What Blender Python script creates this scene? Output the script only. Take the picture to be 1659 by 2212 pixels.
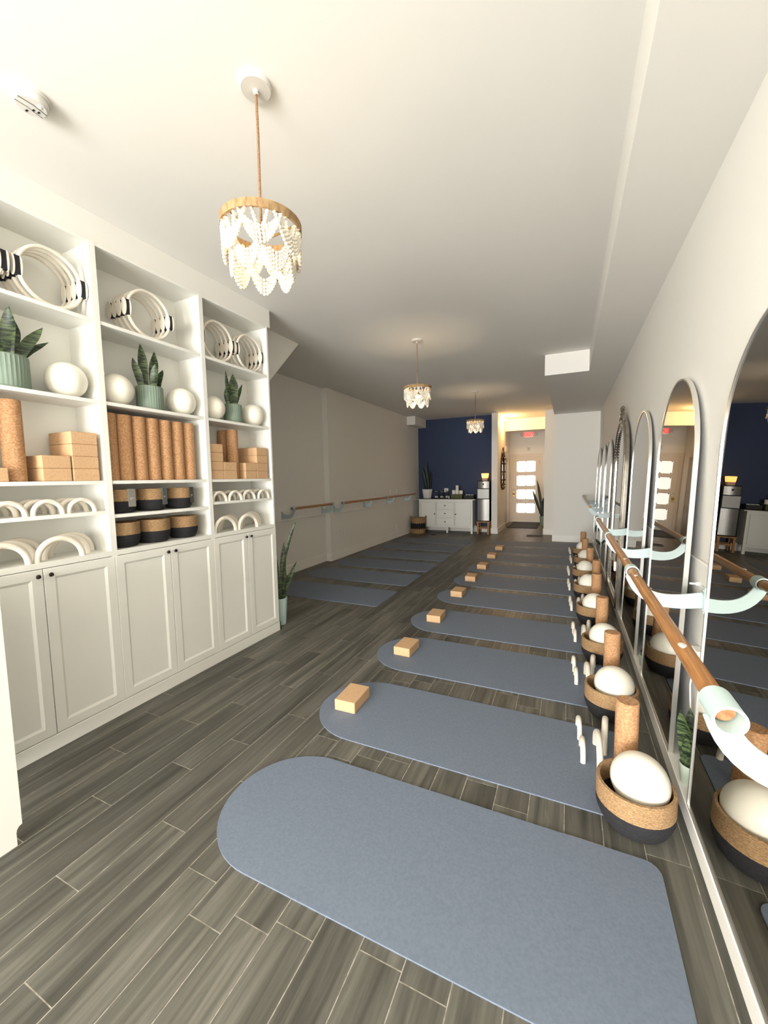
import bpy, bmesh, math, random
from mathutils import Vector, Matrix, Euler
random.seed(7)
for _o in list(bpy.data.objects): bpy.data.objects.remove(_o)
scene = bpy.context.scene
COL = scene.collection
PI = math.pi

# ------------------------------------------------------------------ camera
YAW, PITCH, ROLL, FPX = math.radians(24.803), math.radians(4.809), math.radians(1.048), 865.93
CAM = Vector((0, 0, 1.52))
_f = Vector((-math.sin(YAW)*math.cos(PITCH), math.cos(YAW)*math.cos(PITCH), -math.sin(PITCH)))
_r = Vector((math.cos(YAW), math.sin(YAW), 0))
_d = _f.cross(_r)
_r2 = math.cos(ROLL)*_r + math.sin(ROLL)*_d
_d2 = -math.sin(ROLL)*_r + math.cos(ROLL)*_d
cd = bpy.data.cameras.new('camera')
cam = bpy.data.objects.new('camera', cd); COL.objects.link(cam)
mw = Matrix.Identity(4)
for i in range(3):
    mw[i][0] = _r2[i]; mw[i][1] = -_d2[i]; mw[i][2] = -_f[i]; mw[i][3] = CAM[i]
cam.matrix_world = mw
cd.sensor_fit = 'HORIZONTAL'; cd.sensor_width = 36.0; cd.lens = 36.0*FPX/1659.0
cd.clip_start = 0.02; cd.clip_end = 100
scene.camera = cam

# ------------------------------------------------------------------ world, daylight, exposure
w = bpy.data.worlds.new('overcast_sky'); scene.world = w; w.use_nodes = True
bg = w.node_tree.nodes['Background']; bg.inputs[0].default_value = (0.98, 0.99, 1.0, 1); bg.inputs[1].default_value = 1.0
def area_light(name, loc, rot, sx, sy, energy, color):
    l = bpy.data.lights.new(name, 'AREA'); l.shape = 'RECTANGLE'; l.size = sx; l.size_y = sy
    l.energy = energy; l.color = color
    o = bpy.data.objects.new(name, l); COL.objects.link(o); o.location = loc; o.rotation_euler = rot
    return o
# daylight entering through the shop window behind the camera
area_light('window_daylight', (-1.4, -5.14, 1.33), (PI/2, 0, 0), 2.9, 2.1, 800, (1.0, 0.995, 0.985))
PEND_W = (9.0, 22.0, 22.0)
scene.view_settings.view_transform = 'Standard'
scene.view_settings.look = 'None'
scene.view_settings.gamma = 1.0
scene.view_settings.use_curve_mapping = False
scene.view_settings.exposure = 0.0

# ------------------------------------------------------------------ materials
def lin(c):
    c /= 255.0
    return c/12.92 if c <= 0.04045 else ((c+0.055)/1.055)**2.4
def rgb(h): return (lin(int(h[0:2], 16)), lin(int(h[2:4], 16)), lin(int(h[4:6], 16)), 1)
def mat(name, hexc, rough=0.5, metal=0.0, noise=None, bump=None, spec=0.5, emit=None, trans=0.0, sss=0.0, ior=1.45):
    """noise=(hex2, scale, (sx,sy,sz), lo, hi) mixes a second colour; bump=(scale, strength, dist)"""
    m = bpy.data.materials.new(name); m.use_nodes = True
    nt = m.node_tree; b = nt.nodes['Principled BSDF']
    b.inputs['Base Color'].default_value = rgb(hexc); b.inputs['Roughness'].default_value = rough
    b.inputs['Metallic'].default_value = metal; b.inputs['Specular IOR Level'].default_value = spec
    b.inputs['IOR'].default_value = ior
    b.inputs['Transmission Weight'].default_value = trans
    if emit: b.inputs['Emission Color'].default_value = rgb(emit[0]); b.inputs['Emission Strength'].default_value = emit[1]
    tc = None
    if noise or bump:
        tc = nt.nodes.new('ShaderNodeTexCoord'); oi = nt.nodes.new('ShaderNodeObjectInfo')
        add = nt.nodes.new('ShaderNodeVectorMath'); add.operation = 'ADD'
        mul = nt.nodes.new('ShaderNodeVectorMath'); mul.operation = 'SCALE'; mul.inputs[0].default_value = (13.1, 7.7, 5.3)
        nt.links.new(oi.outputs['Random'], mul.inputs['Scale'])
        nt.links.new(tc.outputs['Object'], add.inputs[0]); nt.links.new(mul.outputs[0], add.inputs[1])
    if noise:
        h2, sc, st, lo, hi = noise
        mp = nt.nodes.new('ShaderNodeMapping'); mp.inputs['Scale'].default_value = st
        nt.links.new(add.outputs[0], mp.inputs[0])
        n = nt.nodes.new('ShaderNodeTexNoise'); n.inputs['Scale'].default_value = sc; n.inputs['Detail'].default_value = 4
        nt.links.new(mp.outputs[0], n.inputs['Vector'])
        r = nt.nodes.new('ShaderNodeValToRGB'); r.color_ramp.elements[0].position = lo; r.color_ramp.elements[1].position = hi
        r.color_ramp.elements[0].color = rgb(hexc); r.color_ramp.elements[1].color = rgb(h2)
        nt.links.new(n.outputs['Fac'], r.inputs[0]); nt.links.new(r.outputs[0], b.inputs['Base Color'])
    if bump:
        n2 = nt.nodes.new('ShaderNodeTexNoise'); n2.inputs['Scale'].default_value = bump[0]; n2.inputs['Detail'].default_value = 3
        nt.links.new(add.outputs[0], n2.inputs['Vector'])
        bp = nt.nodes.new('ShaderNodeBump'); bp.inputs['Strength'].default_value = bump[1]; bp.inputs['Distance'].default_value = bump[2]
        nt.links.new(n2.outputs['Fac'], bp.inputs['Height']); nt.links.new(bp.outputs[0], b.inputs['Normal'])
    return m

def plank_material():
    m = bpy.data.materials.new('grey_wood_look_tile'); m.use_nodes = True
    nt = m.node_tree; N = nt.nodes.new; L = nt.links.new; b = nt.nodes['Principled BSDF']
    geo = N('ShaderNodeNewGeometry'); oi = N('ShaderNodeObjectInfo')
    rnd = N('ShaderNodeMath'); rnd.operation = 'ADD'; L(oi.outputs['Random'], rnd.inputs[0]); L(geo.outputs['Random Per Island'], rnd.inputs[1])
    fr = N('ShaderNodeMath'); fr.operation = 'FRACT'; L(rnd.outputs[0], fr.inputs[0])
    sc = N('ShaderNodeVectorMath'); sc.operation = 'SCALE'; sc.inputs[0].default_value = (3.7, 21.0, 9.0); L(fr.outputs[0], sc.inputs['Scale'])
    ad = N('ShaderNodeVectorMath'); ad.operation = 'ADD'; L(geo.outputs['Position'], ad.inputs[0]); L(sc.outputs[0], ad.inputs[1])
    mp = N('ShaderNodeMapping'); mp.inputs['Scale'].default_value = (24, 1.2, 1); L(ad.outputs[0], mp.inputs[0])
    n = N('ShaderNodeTexNoise'); n.inputs['Scale'].default_value = 1.0; n.inputs['Detail'].default_value = 6; n.inputs['Roughness'].default_value = 0.62; n.inputs['Distortion'].default_value = 0.6
    L(mp.outputs[0], n.inputs['Vector'])
    r = N('ShaderNodeValToRGB'); e = r.color_ramp.elements
    e[0].position = 0.3; e[0].color = rgb('43423B'); e[1].position = 0.72; e[1].color = rgb('78756C')
    k = e.new(0.5); k.color = rgb('5C5A52')
    L(n.outputs['Fac'], r.inputs[0])
    mp2 = N('ShaderNodeMapping'); mp2.inputs['Scale'].default_value = (5, 0.9, 1); L(ad.outputs[0], mp2.inputs[0])
    n2 = N('ShaderNodeTexNoise'); n2.inputs['Scale'].default_value = 1.3; n2.inputs['Detail'].default_value = 2; L(mp2.outputs[0], n2.inputs['Vector'])
    mr = N('ShaderNodeMapRange'); mr.inputs[1].default_value = 0.3; mr.inputs[2].default_value = 0.7; mr.inputs[3].default_value = 0.75; mr.inputs[4].default_value = 1.2; L(n2.outputs['Fac'], mr.inputs[0])
    mr2 = N('ShaderNodeMapRange'); mr2.inputs[3].default_value = 0.78; mr2.inputs[4].default_value = 1.15; L(fr.outputs[0], mr2.inputs[0])
    ml = N('ShaderNodeMath'); ml.operation = 'MULTIPLY'; L(mr.outputs[0], ml.inputs[0]); L(mr2.outputs[0], ml.inputs[1])
    vs = N('ShaderNodeVectorMath'); vs.operation = 'SCALE'; L(r.outputs[0], vs.inputs[0]); L(ml.outputs[0], vs.inputs['Scale'])
    L(vs.outputs[0], b.inputs['Base Color'])
    b.inputs['Roughness'].default_value = 0.42; b.inputs['Specular IOR Level'].default_value = 0.4
    bp = N('ShaderNodeBump'); bp.inputs['Strength'].default_value = 0.25; bp.inputs['Distance'].default_value = 0.002
    L(n.outputs['Fac'], bp.inputs['Height']); L(bp.outputs[0], b.inputs['Normal'])
    return m

def leaf_material():
    m = bpy.data.materials.new('snake_plant_leaf'); m.use_nodes = True
    nt = m.node_tree; N = nt.nodes.new; L = nt.links.new; b = nt.nodes['Principled BSDF']
    tc = N('ShaderNodeTexCoord')
    mp = N('ShaderNodeMapping'); mp.inputs['Scale'].default_value = (12, 12, 70); L(tc.outputs['Object'], mp.inputs[0])
    n = N('ShaderNodeTexNoise'); n.inputs['Scale'].default_value = 1.0; n.inputs['Detail'].default_value = 3; n.inputs['Distortion'].default_value = 1.0
    L(mp.outputs[0], n.inputs['Vector'])
    r = N('ShaderNodeValToRGB'); e = r.color_ramp.elements
    e[0].position = 0.42; e[0].color = rgb('1D2A1A'); e[1].position = 0.62; e[1].color = rgb('5C6E48')
    L(n.outputs['Fac'], r.inputs[0]); L(r.outputs[0], b.inputs['Base Color'])
    b.inputs['Roughness'].default_value = 0.4
    return m

M = {}
M['wall'] = mat('white_wall_paint', 'EDEAE2', 0.75, bump=(180, 0.05, 0.001))
M['ceil'] = mat('white_ceiling_paint', 'EAE7E0', 0.9, bump=(260, 0.12, 0.001))
M['trim'] = mat('white_trim_paint', 'F3F0E8', 0.45)
M['blue'] = mat('navy_wall_paint', '333F5B', 0.7, bump=(180, 0.05, 0.001))
M['plank'] = plank_material()
M['grout'] = mat('pale_grout', 'B4AEA2', 0.9, noise=('8F897D', 30, (1, 1, 1), 0.4, 0.6))
M['cab'] = mat('white_cabinet_lacquer', 'EFEEE6', 0.4)
M['cabdark'] = mat('cabinet_gap', '55524C', 0.8)
M['knob'] = mat('dark_bronze', '4A423C', 0.3, 0.9)
M['mat'] = mat('blue_grey_rubber', '747E8D', 0.62, noise=('6C7685', 90, (1, 1, 1), 0.35, 0.65), bump=(900, 0.06, 0.0004), spec=0.3)
M['mat_dark'] = mat('charcoal_rubber', '565C64', 0.6, noise=('4F555D', 90, (1, 1, 1), 0.35, 0.65), bump=(900, 0.06, 0.0004), spec=0.3)
M['corkblock'] = mat('pale_cork', 'D3AE86', 0.8, noise=('C4996F', 160, (1, 1, 1), 0.45, 0.7), bump=(220, 0.15, 0.0008))
M['corkroll'] = mat('speckled_cork', 'AE7F56', 0.85, noise=('C69C74', 95, (1, 1, 1.6), 0.42, 0.6), bump=(160, 0.35, 0.001))
M['cream'] = mat('cream_ball_vinyl', 'F6F1E2', 0.35, spec=0.4)
M['foam'] = mat('cream_foam', 'E9E0D0', 0.7, bump=(300, 0.1, 0.0006))
M['jute'] = mat('natural_jute', 'AD8C64', 0.9, noise=('86694A', 120, (1, 1, 2.5), 0.4, 0.62), bump=(260, 0.6, 0.002))
M['blackjute'] = mat('black_jute', '2A2A2C', 0.9, noise=('1C1C1E', 120, (1, 1, 2.5), 0.4, 0.62), bump=(260, 0.6, 0.002))
M['bamboo'] = mat('honey_wood', 'BA8552', 0.32, noise=('9A693D', 14, (14, 0.7, 14), 0.35, 0.68), spec=0.5)
M['endgrain'] = mat('wood_end_grain', 'B98257', 0.6, noise=('94603A', 60, (1, 1, 1), 0.4, 0.65))
M['mint'] = mat('pale_mint_metal', 'C9DEDC', 0.35)
M['mintgrey'] = mat('grey_blue_metal', 'B4C4C6', 0.4)
M['mirror'] = mat('mirror_glass', 'B2B0AA', 0.0, 1.0)
M['silver'] = mat('brushed_silver', 'DEDCD6', 0.28, 0.85)
M['darkback'] = mat('mirror_backing', '2B2A2C', 0.8)
M['ornate'] = mat('antique_silver', 'B8B1A6', 0.22, 0.95, noise=('A0978A', 12, (1, 1, 1), 0.45, 0.7))
M['bronze'] = mat('dark_carved_wood', '3B2518', 0.45, noise=('5A3A22', 40, (1, 1, 1), 0.45, 0.65), bump=(70, 0.5, 0.003))
M['pot'] = mat('sage_ceramic', '7C8C7C', 0.6)
M['potmint'] = mat('mint_painted_metal', 'BFD6D2', 0.45)
M['potpale'] = mat('pale_green_ceramic', 'C3D1BE', 0.5)
M['potwhite'] = mat('white_ceramic', 'E6E4DF', 0.4)
M['soil'] = mat('dark_soil', '1E1712', 0.95, bump=(60, 0.8, 0.01))
M['leaf'] = leaf_material()
M['darkleaf'] = mat('dark_leaf', '16251B', 0.5)
M['bead'] = mat('whitewashed_wood_bead', 'DDD5C6', 0.6)
M['rope'] = mat('jute_rope', '9C7A58', 0.9, noise=('7B5C40', 200, (1, 1, 1), 0.4, 0.6), bump=(300, 0.5, 0.002))
M['rattan'] = mat('jute_wrapped_ring', 'A1855E', 0.8, noise=('836744', 60, (1, 1, 0.3), 0.4, 0.65), bump=(200, 0.4, 0.002))
M['plaster'] = mat('white_metal_canopy', 'CFC9C0', 0.5)
M['bulb'] = mat('lit_bulb', 'FFD9A0', 0.4, emit=('FFD79A', 9.0))
M['plastic'] = mat('white_plastic', 'EEEBE4', 0.4)
M['detector'] = mat('off_white_plastic', 'D9D6CF', 0.5)
M['greyplastic'] = mat('grey_plastic', 'C9C6C0', 0.5)
M['black'] = mat('black_rubber', '131315', 0.7)
M['pad'] = mat('black_foam_pad', '1B1A22', 0.6)
M['darktop'] = mat('dark_stained_top', '4A3A30', 0.4, noise=('3A2C24', 10, (1, 8, 1), 0.4, 0.6))
M['steel'] = mat('stainless_steel', '9D9B96', 0.42, 0.9)
M['oak'] = mat('light_oak', 'B08350', 0.5, noise=('8E6538', 12, (8, 8, 1), 0.4, 0.65))
M['olive'] = mat('olive_box', '565C3A', 0.7)
M['slate'] = mat('dark_grey_box', '34342F', 0.7)
M['towel'] = mat('white_towel', 'EFEBE2', 0.95, bump=(250, 0.6, 0.003))
M['salt'] = mat('glowing_salt', 'FFB46A', 0.6, emit=('FFA858', 3.2))
M['saltbase'] = mat('pink_salt', 'D9AE94', 0.6)
M['glass'] = mat('clear_glass', 'F2F6F4', 0.05, trans=1.0, ior=1.3)
M['frost'] = mat('frosted_door_glass', 'FFF8F2', 0.6, emit=('FFF4EC', 1.15))  # opaque pane; its glow stands in for daylight behind the door
M['doorpaint'] = mat('cream_door_paint', 'E4DACB', 0.5)
M['doorgrey'] = mat('grey_door_paint', 'A8A39A', 0.5)
M['brass'] = mat('brass', 'A98B4E', 0.3, 1.0)
M['red'] = mat('exit_letter_red', 'E0362E', 0.5, emit=('F2403A', 1.6))
M['exitface'] = mat('exit_face', 'F3C9BE', 0.5, emit=('F29A90', 0.5))
M['lampglow'] = mat('lit_lamp_lens', 'FFE2A8', 0.4, emit=('FFD993', 30.0))
M['tag_a'] = mat('light_grey_card', '9C9992', 0.7)
M['tag_b'] = mat('blue_grey_card', '6D7578', 0.7)
M['tag_c'] = mat('black_card', '1C1C1E', 0.6)
M['print'] = mat('white_print', 'E9E7E2', 0.7)
M['vent'] = mat('dark_wood_vent', '3A2418', 0.5)

# ------------------------------------------------------------------ helpers
class MB:
    def __init__(s): s.v = []; s.f = []
    def add(s, vs, fs):
        o = len(s.v); s.v += [tuple(p) for p in vs]; s.f += [tuple(i+o for i in f) for f in fs]; return s
    def box(s, x0, x1, y0, y1, z0, z1):
        return s.add([(x0,y0,z0),(x1,y0,z0),(x1,y1,z0),(x0,y1,z0),(x0,y0,z1),(x1,y0,z1),(x1,y1,z1),(x0,y1,z1)],
            [(0,3,2,1),(4,5,6,7),(0,1,5,4),(1,2,6,5),(2,3,7,6),(3,0,4,7)])
    def prism(s, poly, a0, a1, axis):
        """poly: 2D points; axis 0: poly=(y,z) along x; 1: poly=(x,z) along y; 2: poly=(x,y) along z"""
        def P(p, a): return (a, p[0], p[1]) if axis == 0 else ((p[0], a, p[1]) if axis == 1 else (p[0], p[1], a))
        n = len(poly)
        vs = [P(p, a0) for p in poly] + [P(p, a1) for p in poly]
        return s.add(vs, [tuple(range(n))[::-1], tuple(range(n, 2*n))] + [(i, (i+1) % n, n+(i+1) % n, n+i) for i in range(n)])
    def lathe(s, prof, seg=24, c=(0,0,0), cap0=True, cap1=True, fn=None):
        vs = []; fs = []
        for j, (r, z) in enumerate(prof):
            for i in range(seg):
                a = 2*PI*i/seg
                rr = fn(r, z, a) if fn else r
                vs.append((c[0]+rr*math.cos(a), c[1]+rr*math.sin(a), c[2]+z))
        for j in range(len(prof)-1):
            for i in range(seg):
                k = (i+1) % seg
                fs.append((j*seg+i, j*seg+k, (j+1)*seg+k, (j+1)*seg+i))
        if cap0: fs.append(tuple(range(seg))[::-1])
        if cap1: fs.append(tuple((len(prof)-1)*seg+i for i in range(seg)))
        return s.add(vs, fs)
    def tube(s, path, r, seg=8, closed=False, caps=True):
        pts = [Vector(p) for p in path]; n = len(pts); vs = []; fs = []
        rs = r if isinstance(r, (list, tuple)) else [r]*n
        prev = None
        for i, p in enumerate(pts):
            if closed: t = pts[(i+1) % n]-pts[i-1]
            else: t = pts[min(i+1, n-1)]-pts[max(i-1, 0)]
            t.normalize()
            if prev is None:
                u = t.cross(Vector((0,0,1)))
                if u.length < 1e-3: u = t.cross(Vector((1,0,0)))
            else: u = prev - t*prev.dot(t)
            u.normalize(); prev = u; q = t.cross(u)
            for k in range(seg):
                a = 2*PI*k/seg
                vs.append(p + (u*math.cos(a)+q*math.sin(a))*rs[i])
        m = n if closed else n-1
        for i in range(m):
            j = (i+1) % n
            for k in range(seg):
                l = (k+1) % seg
                fs.append((i*seg+k, i*seg+l, j*seg+l, j*seg+k))
        if caps and not closed:
            fs.append(tuple(range(seg))[::-1]); fs.append(tuple((n-1)*seg+k for k in range(seg)))
        return s.add(vs, fs)
    def sphere(s, c, r, seg=24, rings=14, sc=(1,1,1)):
        vs = [(c[0], c[1], c[2]-r*sc[2])]; fs = []
        for j in range(1, rings):
            a = -PI/2+PI*j/rings
            for i in range(seg):
                b = 2*PI*i/seg
                vs.append((c[0]+r*sc[0]*math.cos(a)*math.cos(b), c[1]+r*sc[1]*math.cos(a)*math.sin(b), c[2]+r*sc[2]*math.sin(a)))
        vs.append((c[0], c[1], c[2]+r*sc[2])); T = len(vs)-1
        for i in range(seg):
            k = (i+1) % seg
            fs.append((0, 1+k, 1+i)); fs.append((T, 1+(rings-2)*seg+i, 1+(rings-2)*seg+k))
            for j in range(rings-2):
                fs.append((1+j*seg+i, 1+j*seg+k, 1+(j+1)*seg+k, 1+(j+1)*seg+i))
        return s.add(vs, fs)
    def mesh(s, name):
        me = bpy.data.meshes.new(name); me.from_pydata(s.v, [], s.f)
        bm = bmesh.new(); bm.from_mesh(me); bmesh.ops.recalc_face_normals(bm, faces=bm.faces); bm.to_mesh(me); bm.free()
        return me
    def build(s, name, m, parent=None, smooth=False, bevel=0, loc=None, seg=2):
        me = s.mesh(name); me.materials.append(M[m] if isinstance(m, str) else m)
        o = bpy.data.objects.new(name, me); COL.objects.link(o)
        if parent: o.parent = parent
        if loc: o.location = loc
        if smooth: shade(me)
        if bevel:
            b = o.modifiers.new('bevel', 'BEVEL'); b.width = bevel; b.segments = seg; b.limit_method = 'ANGLE'; b.angle_limit = 0.6
            shade(me, 40)
        return o
def shade(me, ang=35):
    for p in me.polygons: p.use_smooth = True
    try: me.set_sharp_from_angle(angle=math.radians(ang))
    except Exception: pass
def tag(o, label, cat, group=None):
    o['label'] = label; o['category'] = cat
    if group: o['group'] = group
    return o
def thing(name, label, cat, loc=(0,0,0), rz=0, group=None):
    o = bpy.data.objects.new(name, None); COL.objects.link(o); o.empty_display_size = 0.05
    o.location = loc; o.rotation_euler = (0, 0, rz)
    return tag(o, label, cat, group)
def struct(name, mb, m, parent=None, **k):
    o = mb.build(name, m, parent, **k)
    if not parent: o['kind'] = 'structure'
    return o
def children(o): return [c for c in bpy.data.objects if c.parent == o]
def copy_tree(o, parent=None):
    c = o.copy(); COL.objects.link(c); c.parent = parent
    for ch in KIDS.get(o.name, []): copy_tree(ch, c)
    return c
KIDS = {}
def index_kids(o):
    KIDS[o.name] = list(o.children)
    for ch in o.children: index_kids(ch)
def dup(o, label, loc, rz=None, group=None):
    if o.name not in KIDS:
        bpy.context.view_layer.update(); index_kids(o)
    c = copy_tree(o); c.location = loc
    if rz is not None: c.rotation_euler = (o.rotation_euler[0], o.rotation_euler[1], rz)
    c['label'] = label
    if group: c['group'] = group
    return c
ORD = ['first','second','third','fourth','fifth','sixth','seventh','eighth','ninth','tenth']

# ------------------------------------------------------------------ room dimensions
CEIL, SOF, XR = 3.155, 2.88, 0.59
YF, YB, YEND = -5.0, 11.08, 9.94
XLN, XLF, XCB = -4.09, -3.985, -3.0

# floor: grout slab with each wood-look tile proud of it
PW, PL, GAP = 0.1497, 0.894, 0.0036
floor = struct('floor', MB().box(-4.2, 0.7, YF, 14.0, -0.12, -0.0008), 'grout')
OFFS = {-5: .76, -2: .10, -4: .206, -6: .486, -8: .786, -3: .53, -7: .166, 1: .086, 5: 0.0, 7: .856, 9: .886, -9: .426, -10: .746}
def cam_uv(p):
    q = Vector(p)-CAM; z = q.dot(_f)
    if z < 0.05: return None
    return (829.5+FPX*q.dot(_r2)/z, 1106+FPX*q.dot(_d2)/z, z)
cells = []
for k in range(-21, 11):
    x0 = -1.04+k*PW; x1 = min(x0+PW, 0.60)
    off = OFFS.get(k, random.random()*PL)
    y = YF-PL+((off-YF) % PL)
    while y < 13.95:
        a, b = max(y, YF), min(y+PL, 13.98)
        y += PL
        if b-a < 0.02 or (x1 < -2.75 and b < 3.1): continue
        c = cam_uv(((x0+x1)/2, (a+b)/2, 0))
        near = [cam_uv((xx, yy, 0)) for xx in (x0, x1) for yy in (a, b)]
        vis = any(n and -20 < n[0] < 1680 and -20 < n[1] < 2232 for n in near) or (c and 0 < c[0] < 1659 and 0 < c[1] < 2212)
        d = (c[2] if c else 50)
        cells.append((0 if vis else 1, d, x0, x1, a, b))
cells.sort()
std = MB().box(GAP/2, PW-GAP/2, GAP/2, PL-GAP/2, -0.02, 0).mesh('plank'); std.materials.append(M['plank'])
rest = MB()
for i, (v, d, x0, x1, a, b) in enumerate(cells):
    if i < 298:
        if abs(b-a-PL) < 1e-6 and abs(x1-x0-PW) < 1e-6:
            o = bpy.data.objects.new('plank', std); COL.objects.link(o); o.location = (x0, a, 0)
        else:
            o = MB().box(GAP/2, x1-x0-GAP/2, GAP/2, b-a-GAP/2, -0.02, 0).build('plank', 'plank'); o.location = (x0, a, 0)
        o.parent = floor
    else:
        rest.box(x0+GAP/2, x1-GAP/2, a+GAP/2, b-GAP/2, -0.02, 0)
r = rest.build('plank_field', 'plank', floor); r['kind'] = 'stuff'

ceiling = struct('ceiling', MB().box(-4.2, 0.7, YF, 14.0, CEIL, CEIL+0.1), 'ceil')
MB().box(0.213, XR, YF, 6.05, SOF, CEIL).box(-0.33, XR, 6.05, YEND+0.02, SOF, CEIL).build('soffit', 'ceil', ceiling)
MB().box(XLF, -3.75, 10.2, YB, 2.93, CEIL).build('corner_bulkhead', 'wall', ceiling)
MB().box(-1.8, -0.575, 12.25, 12.42, 2.82, CEIL).build('hall_bulkhead', 'wall', ceiling)
MB().prism([(4.12, CEIL), (2.9, CEIL), (2.9, 1.94)], XLN, XCB, 0).build('stair_bulkhead', 'wall', ceiling)

struct('wall_left', MB().box(XCB-0.12, XCB, YF, 3.18, 0, CEIL).box(XLN-0.1, XCB, 3.06, 3.18, 0, CEIL)
       .box(XLN-0.1, XLN, 3.18, 6.26, 0, CEIL).box(XLN-0.1, XLF, 6.26, YB+0.1, 0, CEIL), 'wall')
struct('wall_right', MB().box(XR, XR+0.1, YF, YEND+0.05, 0, CEIL), 'wall')
struct('wall_end', MB().box(-0.32, XR+0.1, YEND, 11.1, 0, CEIL).box(-0.575, -0.32, 11.0, 13.9, 0, CEIL), 'wall')
struct('wall_back', MB().box(XLF, -1.855, YB, YB+0.1, 0, CEIL), 'blue')
struct('wall_partition', MB().box(-1.855, -1.703, 10.79, 12.16, 0, CEIL), 'wall')
struct('wall_hall', MB().box(-1.95, -1.8, 12.16, 13.95, 0, CEIL).box(-1.8, -0.5, 13.85, 13.95, 2.15, CEIL)
       .box(-1.8, -1.715, 13.85, 13.95, 0, 2.15).box(-0.865, -0.5, 13.85, 13.95, 0, 2.15), 'wall')
# street front behind the camera: piers, sill and header around one shop window
struct('wall_front', MB().box(-4.2, -3.0, YF-0.12, YF, 0, CEIL).box(0.1, 0.7, YF-0.12, YF, 0, CEIL)
       .box(-3.0, 0.1, YF-0.12, YF, 0, 0.25).box(-3.0, 0.1, YF-0.12, YF, 2.42, CEIL), 'wall')
win = MB()
for xa in (-3.0, -1.47, 0.05): win.box(xa, xa+0.05, YF-0.09, YF-0.03, 0.25, 2.42)
win.box(-3.0, 0.1, YF-0.09, YF-0.03, 0.25, 0.3).box(-3.0, 0.1, YF-0.09, YF-0.03, 2.37, 2.42)
struct('window_1', win, 'trim')

def baseboard(name, segs, h=0.15):
    mb = MB()
    for s in segs: mb.box(*s, 0, h)
    return struct(name, mb, 'trim', bevel=0.004)
baseboard('baseboard_left', [(XLN, XLN+0.016, 3.18, 6.244), (XLN, XLF+0.016, 6.244, 6.26), (XLF, XLF+0.016, 6.26, YB)])
baseboard('baseboard_end', [(-0.336, XR, YEND-0.016, YEND)])
baseboard('baseboard_pier', [(-0.591, -0.32, 10.984, 11.0), (-0.591, -0.575, 11.0, 13.85)])
baseboard('baseboard_partition', [(-1.871, -1.687, 10.774, 10.79), (-1.703, -1.687, 10.79, 12.16), (-1.871, -1.855, 10.79, YB)])
baseboard('baseboard_back', [(XLF, -1.855, YB-0.016, YB)])

# ------------------------------------------------------------------ white furniture end at the window side
t = thing('storage_desk', 'plain white desk end panel with a rounded notch at its foot, beside the tall shelving', 'desk', (-2.09, 0.79, 0))
pts = [(-0.45, 0), (-0.022, 0), (-0.022, 0.055)] + [(-0.022+0.022*(1-math.cos(a)), 0.055+0.028*math.sin(a)) for a in (0.5, 1.0, 1.57)] + [(0, 1.06), (-0.45, 1.06)]
MB().prism(pts, -0.02, 0, 0).build('side_panel', 'cab', t)
MB().prism(pts, -0.5, -0.48, 0).build('side_panel', 'cab', t)
MB().box(-0.5, 0.0, -0.46, 0.005, 1.06, 1.09).build('desk_top', 'cab', t, bevel=0.003)
MB().box(-0.48, -0.02, -0.02, -0.005, 0.1, 1.06).build('back_panel', 'cab', t)
MB().box(-0.48, -0.02, -0.44, -0.02, 0.5, 0.518).build('shelf', 'cab', t)

# ------------------------------------------------------------------ tall shelving along the left wall
XC = -2.65
def shaker_door(parent, y0, y1, z0, z1, knob_y):
    a, c, d, th = 0.052, 0.014, 0.009, 0.018
    def rect(ins, x): return [(x, y0+ins, z0+ins), (x, y1-ins, z0+ins), (x, y1-ins, z1-ins), (x, y0+ins, z1-ins)]
    vs = rect(0, -th) + rect(0, -0.002) + rect(0.002, 0) + rect(a, 0) + rect(a+c, -d)
    fs = [(0, 1, 2, 3)] + [(k*4+i, k*4+(i+1) % 4, k*4+4+(i+1) % 4, k*4+4+i) for k in range(4) for i in range(4)] + [(16, 17, 18, 19)]
    dr = MB().add(vs, fs).build('door', 'cab', parent)
    kn = MB().lathe([(0.004, 0), (0.004, 0.012), (0.010, 0.015), (0.0125, 0.020), (0.010, 0.026), (0.004, 0.028)], 16)
    kb = kn.build('knob', 'knob', dr, smooth=True)
    kb.rotation_euler = (0, PI/2, 0); kb.location = (-0.002, knob_y, z1-0.035)
def shelf_unit(y0, y1, shelves, label):
    w = y1-y0; p = 0.018
    t = thing('bookcase', label, 'bookcase', (XC, y0, 0), 0, 'white built-in shelving units')
    sp_ = [(-0.29, 0), (-0.022, 0), (-0.022, 0.089), (-0.004, 0.089), (-0.004, 2.985), (-0.29, 2.985)]
    MB().prism(sp_, 0, p, 1).build('side_panel', 'cab', t)
    MB().prism(sp_, w-p, w, 1).build('side_panel', 'cab', t)
    MB().box(-0.29, -0.275, p, w-p, 0.0, 2.985).build('back_panel', 'cab', t)
    MB().box(-0.275, -0.006, p, w-p, 2.967, 2.985).build('top_panel', 'cab', t)
    MB().box(-0.275, -0.004, p, w-p, 1.054, 1.087).build('counter_board', 'cab', t)
    for z in shelves: MB().box(-0.275, -0.008, p, w-p, z-0.022, z).build('shelf', 'cab', t)
    MB().box(-0.275, -0.03, p, w-p, 0.06, 0.09).build('bottom_board', 'cab', t)
    g = 0.0018
    m = w/2
    shaker_door(t, g, m-g, 0.091, 1.05, m-0.03)
    shaker_door(t, m+g, w-g, 0.091, 1.05, m+0.03)
    return t
U = [(0.803, 1.5905), (1.5905, 2.381), (2.381, 3.152)]
shelf_unit(*U[0], [2.525, 2.035, 1.537, 1.347], 'white shelving unit beside the white desk end, with cork blocks on its middle shelf')
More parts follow.
